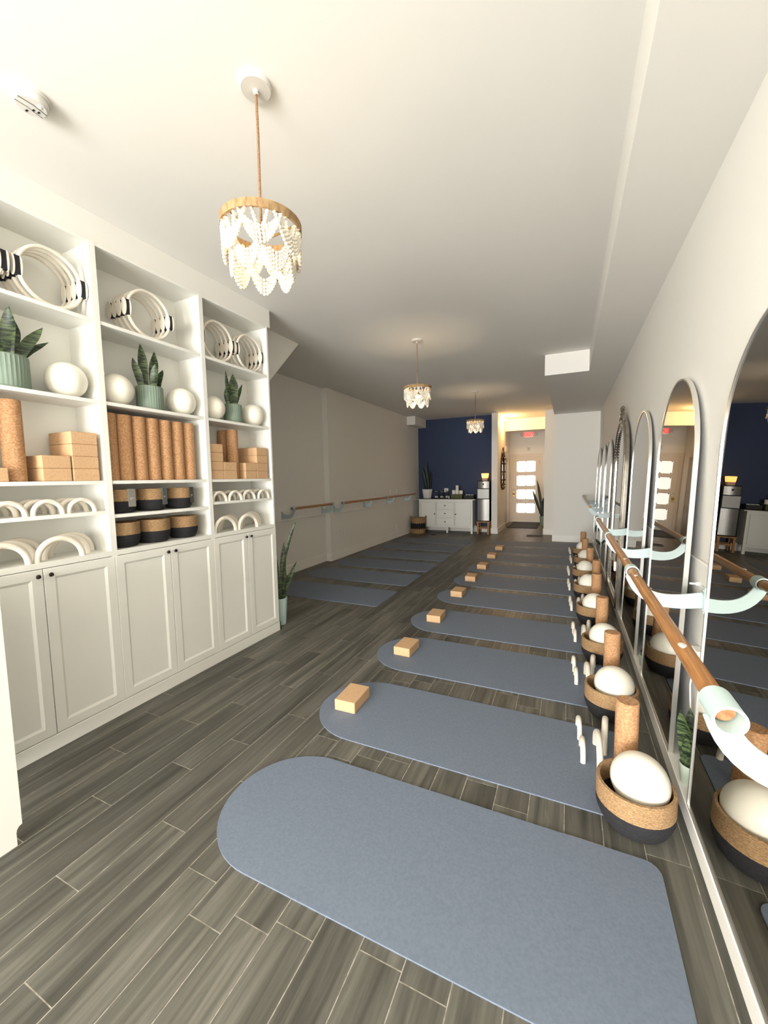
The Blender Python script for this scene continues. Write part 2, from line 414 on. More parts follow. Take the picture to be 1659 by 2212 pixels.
shelf_unit(*U[1], [2.525, 2.035, 1.537, 1.318], 'white shelving unit holding the row of upright cork rollers and six jute baskets')
shelf_unit(*U[2], [2.525, 2.035, 1.537, 1.350], 'narrow-looking end shelving unit beside the tall snake plant in a mint pot')
tag(MB().box(XC-0.02, XC+0.004, 0.803, 3.168, 0, 0.087).box(-2.95, XC+0.004, 3.152, 3.168, 0, 0.087).build('plinth_board', 'cab', None, bevel=0.002),
    'white plinth board along the foot of the shelving', 'plinth')
tr = struct('trim_1', MB().box(-2.98, -2.662, 0.3, 3.2, 2.987, CEIL), 'wall')

# exercise rings
def exercise_ring(label, loc, group):
    R, n = 0.156, 48
    t = thing('exercise_ring', label, 'exercise ring', loc, 0, group)
    MB().tube([(0, R*math.cos(2*PI*i/n), R+0.0105+R*math.sin(2*PI*i/n)) for i in range(n)], 0.0105, 10, closed=True).build('hoop', 'foam', t, smooth=True)
    ov = [(0.0255*math.cos(a), 0.056*math.sin(a)) for a in [2*PI*k/24 for k in range(24)]]
    co = [(0.0125, -0.05), (0.011, 0), (0.0125, 0.05), (-0.0125, 0.05), (-0.011, 0), (-0.0125, -0.05)]
    for sgn in (-1, 1):
        core = MB().prism(co, -0.014, 0.014, 1).build('grip', 'pad', t, bevel=0.003)
        core.location = (0, sgn*(R+0.004), R+0.0105)
        for q in (-1, 1):
            MB().prism(ov, q*0.014 if q > 0 else -0.020, 0.020 if q > 0 else -0.014, 1).build('pad', 'foam', core, bevel=0.002)
    return t
proto = None
RX = [-0.055, -0.107, -0.159, -0.211]
def ring_stack(yc, where):
    global proto
    for i, x in enumerate(RX):
        lab = 'cream exercise hoop, %s in the stack %s' % (['frontmost', 'second', 'third', 'rearmost'][i], where)
        loc = (XC+x, yc+0.001*(-1)**i, 2.525)
        if proto is None: proto = exercise_ring(lab, loc, 'exercise rings on the top shelves')
        else: dup(proto, lab, loc, group='exercise rings on the top shelves')
ring_stack(1.385, 'straight above the big shelf planter')
ring_stack(1.008, 'nearest the white desk end')
ring_stack(1.975, 'above the seven cork rollers')
ring_stack(2.583, 'at the inner side of the end unit')
ring_stack(2.949, 'at the outer side of the end unit')

# balls
def ball(label, c, r=0.108, group=None):
    mb = MB().sphere((0, 0, 0), r, 32, 20)
    o = mb.build('exercise_ball', 'cream', None, smooth=True); o.location = c
    shade(o.data, 180)
    return tag(o, label, 'ball', group)
for lab, y, r in (('cream ball beside the largest shelf planter', 1.452, 0.106), ('cream ball left alone on the divider side of the planter above the rollers', 1.745, 0.106),
               ('cream ball on the far side of the planter above the rollers', 2.243, 0.106), ('cream ball between the divider and the smallest shelf planter', 2.545, 0.104),
               ('cream ball against the outer side of the end unit', 3.02, 0.104)):
    ball(lab, (-2.765, y, 2.035+r), r, 'cream balls on the shelves')

# snake plants
def blade(h, wd, bend, twist, lean, seed, face=0.0):
    rnd = random.Random(seed); n = 12; vs = []; fs = []
    ph = rnd.random()*6.28
    for i in range(n+1):
        t = i/n
        w_ = wd*(0.62+0.38*math.sin(min(1, t*1.6)*PI/2))*(1-max(0, (t-0.62)/0.38)**1.7)*0.5+0.0006
        x = lean*t*h+bend*t*t*h; z = h*t*(1-0.15*abs(bend)*t)
        a = face+twist*(t-0.4)
        ca, sa = math.cos(a), math.sin(a)
        wv = 0.004*math.sin(t*9+ph)
        th = 0.003*(1-t*0.7)
        for (u, v) in ((-w_, 0.25*w_+wv), (0, -0.12*w_+wv), (w_, 0.25*w_+wv), (0, -0.12*w_+wv-th)):
            vs.append((x+u*sa-v*ca, u*ca+v*sa, z))
    for i in range(n):
        for k in range(4):
            l = (k+1) % 4
            fs.append((i*4+k, i*4+l, (i+1)*4+l, (i+1)*4+k))
    fs += [(0, 1, 2, 3), (n*4+3, n*4+2, n*4+1, n*4)]
    return MB().add(vs, fs)
def plant(name, label, loc, r, h, potm, leaves, style='ribbed', group=None, leafm='leaf', taper=1.0):
    t = thing(name, label, 'potted plant', loc, 0, group)
    if style == 'ribbed':
        seg = 96
        fn = lambda rr, z, a: rr*(1+ (0.022*(math.cos(a*32)) if 0.01 < z < h-0.006 else 0))
        prof = [(r*0.93, 0), (r*0.985, 0.008), (r, 0.014), (r, h-0.012), (r, h-0.008), (r, h), (r*0.93, h), (r*0.9, h-0.03)]
        MB().lathe(prof, seg, fn=fn, cap1=False).build('pot', potm, t, smooth=True)
    else:
        rb = r*taper
        MB().lathe([(rb*0.96, 0), (rb, 0.006), (r*0.995, h-0.006), (r, h), (r*0.92, h), (r*0.88, h-0.035)], 40, cap1=False).build('pot', potm, t, smooth=True)
    MB().lathe([(r*0.3, h-0.022), (r*0.9, h-0.03)], 24, cap1=False).build('soil', 'soil', t)
    for i, (hh, wd, bend, twist, lean, ang, off) in enumerate(leaves):
        vd = math.atan2(loc[1], loc[0]); fc = ang-vd+random.Random(i*7+len(label)).uniform(-0.55, 0.55)
        lf = blade(hh, wd*1.12, bend, twist, lean, i*31+len(label), fc).build('leaf', leafm, t, smooth=True)
        shade(lf.data, 60)
        lf.location = (off*r*math.cos(ang), off*r*math.sin(ang), h-0.035); lf.rotation_euler = (0, 0, ang)
    return t
def clump(seed, n, hmin, hmax, wd, spread=0.3, r=0.5):
    rn = random.Random(seed)
    return [(hmin+(hmax-hmin)*rn.random(), wd*(0.8+0.4*rn.random()), rn.uniform(-0.1, 0.25), rn.uniform(-0.8, 0.8), rn.uniform(0.02, spread), 2*PI*i/n+rn.uniform(-0.3, 0.3), r*rn.uniform(0.2, 0.9)) for i in range(n)]
H90 = PI/2
plant('snake_plant', 'bushy snake plant in the largest ribbed sage pot, on the shelf below the hoops', (-2.765, 1.165, 2.035), 0.098, 0.175, 'pot',
      [(0.30, 0.062, 0.05, 0.3, 0.05, 0.4, 0.2), (0.27, 0.06, 0.1, -0.4, 0.15, 2.2, 0.4), (0.24, 0.055, 0.2, 0.2, 0.35, 1.4, 0.45), (0.19, 0.05, 0.5, 0.5, 0.45, 1.7, 0.5),
       (0.26, 0.06, 0.1, 0.8, 0.2, 4.4, 0.4), (0.22, 0.05, 0.15, -0.3, 0.3, 5.4, 0.4), (0.25, 0.055, 0.1, 0.2, 0.2, 3.4, 0.4), (0.28, 0.055, 0.1, 0.9, 0.12, 4.9, 0.2)])
plant('snake_plant', 'snake plant with four upright banded leaves in a ribbed sage pot above the rollers', (-2.765, 1.985, 2.035), 0.086, 0.168, 'pot',
      [(0.33, 0.055, 0.02, 0.3, 0.03, 4.6, 0.35), (0.30, 0.06, 0.03, -0.3, 0.05, 1.3, 0.25), (0.22, 0.045, 0.05, 0.2, 0.22, 4.7, 0.6), (0.19, 0.06, 0.08, 0.3, 0.28, 1.6, 0.55), (0.2, 0.05, 0.05, 0.1, 0.1, 0.2, 0.4)])
plant('snake_plant', 'small snake plant with a side shoot in the narrowest ribbed sage pot, end unit', (-2.765, 2.775, 2.035), 0.078, 0.165, 'pot',
      [(0.33, 0.03, 0.02, 0.3, 0.03, 4.6, 0.5), (0.31, 0.075, 0.0, 0.1, 0.02, 1.0, 0.1), (0.25, 0.03, 0.1, 0.2, 0.33, 1.57, 0.3), (0.17, 0.04, 0.05, 0.1, 0.1, 4.5, 0.5)])

# cork rollers and blocks
rollmesh = MB().lathe([(0.046, 0), (0.0495, 0.003), (0.0495, 0.437), (0.046, 0.44)], 32).mesh('cork_roller'); rollmesh.materials.append(M['corkroll']); shade(rollmesh)
def roller(label, loc, group):
    o = bpy.data.objects.new('cork_roller', rollmesh); COL.objects.link(o); o.location = loc; o.rotation_euler = (0, 0, random.random()*6)
    return tag(o, label, 'roller', group)
for i in range(7):
    roller('cork roller standing in the row of seven, %s from the desk-side divider' % ORD[i], (-2.752, 1.664+0.1006*i, 1.537), 'row of seven cork rollers')
roller('cork roller standing clear beside the stacked blocks under the bushy plant', (-2.745, 1.155, 1.537), 'cork rollers beside blocks')
roller('cork roller half hidden behind another, under the bushy plant', (-2.872, 1.062, 1.537), 'cork rollers beside blocks')
roller('cork roller in front, between the two block stacks of the end unit', (-2.765, 2.748, 1.537), 'cork rollers beside blocks')
roller('cork roller behind another, between the two block stacks of the end unit', (-2.868, 2.748, 1.537), 'cork rollers beside blocks')
blockmesh = MB().box(-0.115, 0.115, -0.074, 0.074, 0, 0.0735).mesh('cork_block'); blockmesh.materials.append(M['corkblock'])
def block(label, loc, group, rz=0):
    o = bpy.data.objects.new('cork_block', blockmesh); COL.objects.link(o); o.location = loc; o.rotation_euler = (0, 0, rz)
    b = o.modifiers.new('bevel', 'BEVEL'); b.width = 0.006; b.segments = 3
    return tag(o, label, 'yoga block', group)
LV = ['bottom', 'second', 'third', 'top']
for (y, n, where) in ((1.319, 2, 'low stack of two under the bushy plant'), (1.473, 4, 'tall stack of four under the bushy plant'),
                      (2.474, 4, 'stack of four against the inner side of the end unit'), (2.623, 2, 'stack of two beside the inner end-unit stack'),
                      (2.873, 2, 'stack of two beside the outer end-unit stack'), (3.023, 4, 'stack of four at the outer side of the end unit'), (0.982, 1, None)):
    for k in range(n):
        lab = ('%s cork block of the %s' % ('top' if k == n-1 else LV[k], where)) if where else 'single cork block in front of the half-hidden roller'
        block(lab, ((-2.785 if where else -2.744), y, 1.537+0.0735*k), 'cork blocks on the shelves', 0 if where else H90)

# baskets
def basket_mesh(r, h, split):
    """coiled basket: each coil row is a bulge in the wall"""
    def wall(z0, z1, step):
        pr = []
        n = max(2, int((z1-z0)/step))
        for i in range(n):
            for k in (0.0, 0.3, 0.7):
                z = z0+(z1-z0)*(i+k)/n
                pr.append((z, 0.0025*math.sin(PI*(k+0.15))))
        pr.append((z1, 0)); return pr
    def rad(z):
        t = z/h
        return r*(0.72+0.28*min(1, (t/0.38))**0.55) if t < 0.38 else r
    lower = [(r*0.6, 0)] + [(rad(z)+b, z) for z, b in wall(0.004, split, 0.008)]
    upper = [(rad(z)+b, z) for z, b in wall(split, h, 0.008)]
    it = [(r-0.012, h), (r-0.012, split)]
    il = [(r-0.012, split), (rad(0.05)-0.014, 0.05), (r*0.66, 0.012)]
    bl = MB().lathe(lower, 40, cap1=False).lathe(il, 40, cap0=False)
    ul = MB().lathe(upper+it, 40, cap0=False, cap1=False)
    return bl, ul
def basket(label, loc, r, h, split, group):
    t = thing('jute_basket', label, 'basket', loc, 0, group)
    bl, ul = basket_mesh(r, h, split)
    bl.build('lower_band', 'blackjute', t, smooth=True); ul.build('upper_band', 'jute', t, smooth=True)
    return t
b0 = basket('small jute basket without a tag, lower row, against the desk-side divider', (-2.775, 1.722, 1.087), 0.108, 0.168, 0.085, 'baskets on the shelf')
bpy.context.view_layer.update()
for y, nm in ((1.953, 'in the middle of the lower row'), (2.198, 'lower row, against the end unit')):
    dup(b0, 'small jute basket without a tag, %s' % nm, (-2.775, y, 1.087), 0.4)
for (y, tm, nm, ty) in ((1.724, 'tag_a', 'light grey', 1.745), (1.952, 'tag_b', 'slate grey', 1.993), (2.18, 'tag_c', 'black', 2.228)):
    b = basket('small jute basket with a %s hang tag on its rim' % nm, (-2.785, y, 1.318), 0.103, 0.158, 0.080, 'baskets on the shelf')
    g = MB().box(0.0, 0.0016, -0.029, 0.029, -0.118, 0.0).box(-0.012, 0.0016, -0.029, 0.029, 0.0, 0.0016).build('hang_tag', tm, b)
    dy = ty-y; a = math.asin(max(-1, min(1, dy/0.106)))
    g.location = (0.107*math.cos(a), dy, 0.160); g.rotation_euler = (0, 0, a)
    MB().box(0.0016, 0.0021, -0.016, 0.010, -0.062, -0.058).box(0.0016, 0.0021, -0.016, -0.002, -0.070, -0.0675).build('tag_print', 'print', g)

# foam arches
def arch_mesh(R, r, name):
    n = 20
    pts = [(0, -(R-r)*math.cos(PI*i/n), (R-r)*math.sin(PI*i/n)) for i in range(n+1)]
    pts = [(0, -(R-r), 0.0)] + [(p[0], p[1], p[2]+0.006) for p in pts] + [(0, R-r, 0.0)]
    me = MB().tube(pts, r, 14).mesh(name); me.materials.append(M['foam']); shade(me, 50); return me
small_arch = arch_mesh(0.085, 0.0135, 'foam_arch_small'); large_arch = arch_mesh(0.131, 0.0165, 'foam_arch_large')
def arch(label, me, loc, rz, group):
    o = bpy.data.objects.new('foam_arch', me); COL.objects.link(o); o.location = loc; o.rotation_euler = (0, 0, rz)
    return tag(o, label, 'foam arch', group)
DEP = [('frontmost', -2.675), ('middle-deep', -2.745), ('rearmost', -2.815)]
def arch_rows(ys, me, z, desc, size, shift):
    for i, y in enumerate(ys):
        for k, (dn, x) in enumerate(DEP):
            arch('%s cream foam arch, %s in the %s file %s' % (size, dn, ORD[i], desc), me, (x+0.004*((i+k) % 2), y+shift*k, z), 0.0, 'foam arches on the shelves')
arch_rows([1.432, 1.256, 1.08], small_arch, 1.347, 'from the basket shelves, desk-side unit', 'small', -0.012)
arch_rows([2.488, 2.66, 2.832, 3.02], small_arch, 1.350, 'from the basket shelves, end unit', 'small', 0.0)
arch_rows([1.300, 1.03], large_arch, 1.087, 'from the basket shelves, desk-side unit', 'large', 0.065)
arch_rows([2.535, 2.80], large_arch, 1.087, 'from the basket shelves, end unit', 'large', 0.098)

# ------------------------------------------------------------------ yoga mats
MATL, MATW, MATT = 1.815, 0.68, 0.006
def mat_mesh():
    r, c = MATW/2, 0.055
    p = [(r-r*math.sin(a), r+r*math.cos(a)) for a in [PI*i/28 for i in range(29)]]
    p += [(MATL-c+c*math.sin(a), c-c*math.cos(a)) for a in [PI/2*i/6 for i in range(7)]]
    p += [(MATL-c+c*math.cos(a), MATW-c+c*math.sin(a)) for a in [PI/2*i/6 for i in range(7)]]
    me = MB().prism(p, 0, MATT, 2).mesh('yoga_mat'); me.materials.append(M['mat']); return me
mm_ = mat_mesh()
def yoga_mat(label, x0, y0, rz, group):
    o = bpy.data.objects.new('yoga_mat', mm_); COL.objects.link(o); o.location = (x0, y0, 0); o.rotation_euler = (0, 0, rz)
    return tag(o, label, 'yoga mat', group)
RM = [(-1.466, 1.060, 0.001), (-1.50, 1.915, 0.001), (-1.515, 2.815, 0.006), (-1.525, 3.67, 0.01), (-1.525, 4.61, 0.004), (-1.53, 5.45, 0.004), (-1.51, 6.31, 0.004), (-1.545, 7.24, 0.004), (-1.53, 8.13, 0.004), (-1.545, 8.98, 0.004)]
for i, (x, y, rz) in enumerate(RM):
    n = len(RM)-i
    if i == 0: lab = 'bare blue-grey yoga mat of the mirror row, farthest from the white end wall'
    elif n == 1: lab = 'yoga mat without a block in the mirror row, nearest the end wall'
    else: lab = 'yoga mat with a cork block, %s from the white end wall' % ORD[n-1]
    yoga_mat(lab, x, y, rz, 'yoga mats in the mirror-side row')
for i, y in enumerate([4.16, 5.13, 6.02, 6.92, 7.86, 8.78]):
    yoga_mat('dark bare yoga mat in the row by the white wall, %s from the sideboard' % ORD[5-i], -3.865, y, 0.006, 'yoga mats in the white-wall row')
BL = [(-1.305, 2.262), (-1.268, 3.168), (-1.268, 4.03), (-1.268, 4.99), (-1.282, 5.81), (-1.275, 6.64), (-1.288, 7.57), (-1.28, 8.45)]
for i, (x, y) in enumerate(BL):
    block('pale cork block lying on the %s yoga mat from the white end wall' % ORD[8-i], (x, y, MATT), 'cork blocks on the mats', H90+0.03*((-1)**i))

# ------------------------------------------------------------------ prop stations beside the mirrors
ST = [(0.285, 1.93), (0.265, 2.80), (0.268, 3.62), (0.242, 4.53), (0.222, 5.40), (0.215, 6.26), (0.25, 7.18), (0.235, 8.06)]
RL = [(0.272, 2.135), (0.288, 3.06), (0.285, 3.93), (0.292, 4.85), (0.335, 5.66), (0.302, 6.56), (0.265, 7.48), (0.262, 8.33)]
fb = None
for i, (x, y) in enumerate(ST):
    o_ = ORD[7-i]
    lab = 'large two-tone jute basket, %s from the white end wall along the mirrors' % o_
    if fb is None:
        fb = basket(lab, (x, y, MATT), 0.148, 0.185, 0.098, 'baskets along the mirrors'); bpy.context.view_layer.update()
    else: dup(fb, lab, (x, y, MATT), 0.7*i)
    ball('cream ball sitting in the %s floor basket from the white end wall' % o_, (x+0.017, y+0.008, MATT+0.188), 0.113, 'cream balls in the floor baskets')
    block_y = RL[i]
    roller('cork roller standing beside the %s floor basket from the white end wall' % o_, (RL[i][0], RL[i][1], MATT if any(mx+MATL > RL[i][0]-0.045 and m_y-0.04 < RL[i][1] < m_y+MATW+0.06 for mx, m_y, _r in RM) else 0.0), 'cork rollers along the mirrors')
    my = RM[i+1][1]
    a1, a2 = y+0.385, y+0.585
    arch('small foam arch on %s mat from the end wall, closer to the basket' % ORD[8-i], small_arch, (x-0.193, a1, MATT), 0.03, 'foam arches on the mats')
    arch('small foam arch on %s mat from the end wall, farther from the basket' % ORD[8-i], small_arch, (x-0.206, a2, MATT), 0.05, 'foam arches on the mats')
    arch('large foam arch on %s mat from the end wall, closer to the basket' % ORD[8-i], large_arch, (x-0.118, y+0.39, MATT), 0.04, 'foam arches on the mats')
    arch('large foam arch on %s mat from the end wall, farther from the basket' % ORD[8-i], large_arch, (x-0.075, y+0.545, MATT), -0.1, 'foam arches on the mats')
# the cork piece that lifts each ball above its basket's rim (it shows under the ball in the nearest basket)
puckmesh = MB().lathe([(0.076, 0), (0.08, 0.004), (0.08, 0.059), (0.076, 0.063)], 28).mesh('cork_disc'); puckmesh.materials.append(M['corkroll']); shade(puckmesh)
for i, (x, y) in enumerate(ST):
    o = bpy.data.objects.new('cork_disc', puckmesh); COL.objects.link(o); o.location = (x-0.008, y+0.004, MATT+0.0125)
    tag(o, 'cork piece under the ball in the %s floor basket from the white end wall' % ORD[7-i], 'cork piece', 'cork pieces under the balls')

# ------------------------------------------------------------------ right wall: ledge, leaning mirrors, barre
struct('baseboard_right', MB().box(0.486, XR, 0.2, YEND-0.016, 0, 0.085), 'trim', bevel=0.004)
struct('trim_2', MB().box(XR-0.018, XR, 0.2, YEND-0.05, 0.875, 1.10), 'trim', bevel=0.003)
LEAN = 0.0335
def arch_outline(w, h, ins, n=24):
    r = w/2-ins; sp = h-w/2
    return [(-r, ins)] + [(r, ins)] + [(r*math.cos(a), sp+r*math.sin(a)) for a in [PI*i/n for i in range(n+1)]]
def frame_mesh(w, h, fw, d):
    o, i_ = arch_outline(w, h, 0), arch_outline(w, h, fw); n = len(o)
    vs = [(-d, p[0], p[1]) for p in o] + [(-d, p[0], p[1]) for p in i_] + [(0, p[0], p[1]) for p in o] + [(0, p[0], p[1]) for p in i_]
    fs = []
    for k in range(n):
        l = (k+1) % n
        fs += [(k, l, n+l, n+k), (2*n+k, 3*n+k, 3*n+l, 2*n+l), (k, 2*n+k, 2*n+l, l), (n+k, n+l, 3*n+l, 3*n+k)]
    return MB().add(vs, fs)
def arch_mirror(label, y, w=0.89, h=1.96):
    t = thing('arched_mirror', label, 'mirror', (0.510, y, 0.085), 0, 'arched mirrors along the wall')
    t.rotation_euler = (0, LEAN, 0)
    frame_mesh(w, h, 0.009, 0.021).build('frame', 'silver', t, smooth=True)
    MB().prism(arch_outline(w, h, 0.006), -0.016, -0.012, 0).build('glass', 'mirror', t)
    MB().prism(arch_outline(w, h, 0.006), -0.011, -0.002, 0).build('backing', 'darkback', t)
    return t
m1_ = arch_mirror('arched mirror with thin silver frame, farthest from the end wall, behind the barre end', 1.575)
bpy.context.view_layer.update()
dup(m1_, 'arched mirror with thin silver frame, reflecting the glazed door', (0.510, 2.825, 0.085))
dup(m1_, 'arched mirror with thin silver frame, just before the ornate framed mirror', (0.510, 4.05, 0.085))
for y, nm in ((7.1, 'first beyond the ornate framed mirror'), (8.2, 'second beyond the ornate framed mirror'), (9.28, 'closest to the white end wall')):
    dup(m1_, 'arched mirror with thin silver frame, %s' % nm, (0.510, y, 0.085))
# ornate mirror
t = thing('ornate_mirror', 'antique silver arched mirror with carved crest and beaded edge', 'mirror', (0.505, 5.32, 0.085)); t.rotation_euler = (0, LEAN*0.9, 0)
w_, h_ = 1.08, 2.05
frame_mesh(w_, h_, 0.085, 0.034).build('frame', 'ornate', t, smooth=True)
def loop_tube(ins, x, r): return MB().tube([(x, p[0], p[1]) for p in arch_outline(w_, h_, ins)[:]], r, 8, closed=True)
loop_tube(0.018, -0.038, 0.014).build('outer_moulding', 'ornate', t, smooth=True)
loop_tube(0.05, -0.034, 0.010).build('middle_moulding', 'ornate', t, smooth=True)
bd = MB()
op = arch_outline(w_, h_, 0.082, 40); L_ = []
for k in range(len(op)):
    a, b = op[k], op[(k+1) % len(op)]; d_ = math.hypot(b[0]-a[0], b[1]-a[1]); n = max(1, int(d_/0.02))
    for j in range(n): L_.append((a[0]+(b[0]-a[0])*j/n, a[1]+(b[1]-a[1])*j/n))
for p in L_: bd.sphere((-0.038, p[0], p[1]), 0.008, 6, 4)
o = bd.build('bead_edge', 'silver', t, smooth=True); o['kind'] = 'stuff'
MB().prism(arch_outline(w_, h_, 0.07), -0.024, -0.018, 0).build('glass', 'mirror', t)
MB().prism(arch_outline(w_, h_, 0.02), -0.016, -0.002, 0).build('backing', 'darkback', t)
cr = MB()
cr.sphere((-0.03, 0, h_+0.035), 0.06, 16, 10, (0.5, 0.8, 1.0)).sphere((-0.035, 0, h_+0.11), 0.035, 14, 8, (0.7, 1, 1.2))
for s in (-1, 1):
    cr.tube([(-0.03, s*0.02, h_+0.0), (-0.03, s*0.09, h_+0.045), (-0.03, s*0.15, h_+0.01), (-0.03, s*0.17, h_-0.045), (-0.03, s*0.13, h_-0.035)], [0.02, 0.022, 0.018, 0.014, 0.008], 8)
    cr.tube([(-0.03, s*0.02, h_+0.09), (-0.03, s*0.05, h_+0.13), (-0.03, s*0.07, h_+0.10)], [0.014, 0.012, 0.006], 8)
cr.build('crest', 'ornate', t, smooth=True)

def arm_poly(reach, zbar, n=14):
    """bracket outline in (distance from wall, z): a plate that leaves the wall, runs out and curls up under the bar"""
    P0, P1, P2, P3 = (0, zbar-0.112), (reach*0.55, zbar-0.152), (reach*0.88, zbar-0.135), (reach+0.004, zbar-0.018)
    up, lo = [], []
    for i in range(n+1):
        t = i/n; u = 1-t
        x = u**3*P0[0]+3*u*u*t*P1[0]+3*u*t*t*P2[0]+t**3*P3[0]; z = u**3*P0[1]+3*u*u*t*P1[1]+3*u*t*t*P2[1]+t**3*P3[1]
        dx = 3*u*u*(P1[0]-P0[0])+6*u*t*(P2[0]-P1[0])+3*t*t*(P3[0]-P2[0]); dz = 3*u*u*(P1[1]-P0[1])+6*u*t*(P2[1]-P1[1])+3*t*t*(P3[1]-P2[1])
        l = math.hypot(dx, dz); hw = 0.036-0.012*t
        up.append((x-dz/l*hw, z+dx/l*hw)); lo.append((x+dz/l*hw, z-dx/l*hw))
    return up+lo[::-1]
def barre(label, xb, zb, y0, y1, wallx, arms, sgn, armm, caps, couplers=()):
    """sgn=+1: wall on the +x side"""
    t = thing('wall_barre', label, 'barre', (xb, y0, zb), 0, 'wooden wall barres')
    L = y1-y0
    b = MB().tube([(0, 0, 0), (0, L, 0)], 0.0205, 24).build('bar', 'bamboo', t, smooth=True)
    for yy in caps:
        e = MB().tube([(0, yy-0.0008, 0), (0, yy+0.0008, 0)], 0.0198, 24).build('bar_end', 'endgrain', t)
    reach = abs(wallx-xb)
    for k, ya in enumerate(arms):
        poly = [((wallx-xb)-sgn*p[0], p[1]-zb) for p in arm_poly(reach, zb)]
        a = MB().prism(poly, ya-y0-0.005, ya-y0+0.005, 1).build('bracket', armm, t, bevel=0.002)
        pl = sorted([(wallx-xb), (wallx-xb)-sgn*0.006])
        MB().box(pl[0], pl[1], ya-y0-0.022, ya-y0+0.022, -0.172, -0.052).build('mounting_plate', armm, a)
        for dz in (-0.158, -0.066):
            MB().sphere(((wallx-xb)-sgn*0.007, ya-y0-0.012, dz), 0.006, 10, 6).build('bolt', 'silver', a, smooth=True)
    for ya, ln in couplers:
        n = 28; vs = []; fs = []
        ro, ri = 0.029, 0.0235
        s = MB().lathe([(ri, 0), (ro, 0), (ro, ln), (ri, ln), (ri, 0)], 32, cap0=False, cap1=False).build('sleeve', armm, t, smooth=True)
        s.rotation_euler = (-PI/2, 0, 0); s.location = (0, ya-y0, 0)
    return t
XBR, ZBR = 0.285, 1.05
bR = barre('honey-wood barre with mint sleeve end, in front of the large arched mirrors', XBR, ZBR, 0.965, 4.98, XR-0.018, [0.985, 2.24, 3.49, 4.72], 1, 'mint', [0, 4.015], [(0.925, 0.085), (2.21, 0.06), (3.46, 0.06), (4.69, 0.06)])
for (yy, s_) in ((1.55, 1.0), (2.36, 0.8), (2.75, 0.8)):
    ch = MB().sphere((0, 0, 0), 0.012, 10, 6, (0.9*s_, 1.7*s_, 0.25)).build('paint_chip', 'potwhite', bR, loc=(-0.006, yy-0.965-0.30, 0.0185))
barre('honey-wood barre running up to the white end wall, past the ornate mirror', XBR+0.005, ZBR, 6.56, 9.81, XR-0.018, [6.6, 7.65, 8.74, 9.765], 1, 'mintgrey', [0, 3.25], [(6.58, 0.05), (9.74, 0.05)])

# cable, socket and stopper in the mirror gaps
tag(MB().box(XR-0.034, XR, 2.265, 2.345, 0.56, 0.68).build('wall_socket', 'plastic', None, bevel=0.004), 'white wall socket in the gap behind the barre, with a cable', 'socket')
tag(MB().tube([(0.557, 2.30, 0.575), (0.548, 2.295, 0.5), (0.555, 2.305, 0.4), (0.568, 2.315, 0.3), (0.574, 2.31, 0.2), (0.572, 2.305, 0.087)], 0.0035, 8).build('power_cable', 'plastic', None, smooth=True),
    'thin white cable hanging from the wall socket', 'cable')
tag(MB().box(0.445, 0.4675, 4.79, 4.85, 0.50, 0.60).build('plug_box', 'plastic', None, bevel=0.005), 'small white plug box fixed on the edge of the ornate silver mirror', 'plug box')
tag(MB().tube([(XR-0.018, 2.33, 0.99), (XR-0.03, 2.33, 0.99), (XR-0.031, 2.33, 0.99), (XR-0.055, 2.33, 0.99)], [0.009, 0.009, 0.005, 0.005], 12).build('wall_peg', 'plastic', None, smooth=True), 'short white peg on the rail board between the first two mirrors', 'peg')
# little plants on the ledge between the mirrors
plant('ledge_plant', 'small snake plant in a pale green pot on the ledge in the first mirror gap', (0.538, 2.17, 0.085), 0.05, 0.098, 'potpale',
      [(0.30, 0.055, 0.05, 0.3, 0.1, 3.6, 0.3), (0.29, 0.055, 0.05, -0.4, 0.22, 4.7, 0.4), (0.26, 0.05, 0.05, 0.3, 0.2, 1.5, 0.4), (0.2, 0.04, 0.1, 0.2, 0.2, 4.2, 0.4)], 'plain', 'plants between the mirrors', taper=0.8)
plant('ledge_plant', 'empty-looking pale green pot on the ledge just before the ornate mirror', (0.541, 3.435, 0.085), 0.042, 0.085, 'potpale',
      [(0.1, 0.03, 0.05, 0.3, 0.15, 4.0, 0.3), (0.08, 0.03, 0.05, 0.3, 0.15, 1.0, 0.3)], 'plain', 'plants between the mirrors', taper=0.8)
def sprout(label, x, y, h, nl):
    t = thing('leaf_sprout', label, 'sprout', (x, y, 0.085), 0, 'dark sprouts by the end wall')
    MB().tube([(0, 0, 0), (0.002, 0, h*0.5), (0, 0, h*0.72)], 0.006, 6).build('stem', 'darkleaf', t)
    for k in range(nl):
        a = 0.9*(1 if k % 2 == 0 else -1) if nl > 1 else 0.0
        lf = MB().sphere((0, 0, h*0.16), h*0.16, 12, 10, (0.35, 0.12, 1.0)).build('leaf', 'darkleaf', t, smooth=True)
        lf.location = (0, 0, h*0.68); lf.rotation_euler = (0, a*0.7, 0)
sprout('dark single-leaf sprout on the ledge in front of the end-wall mirror', 0.497, 8.72, 0.46, 1)
sprout('dark two-leaf sprout on the ledge before the second-last mirror', 0.497, 7.66, 0.36, 2)

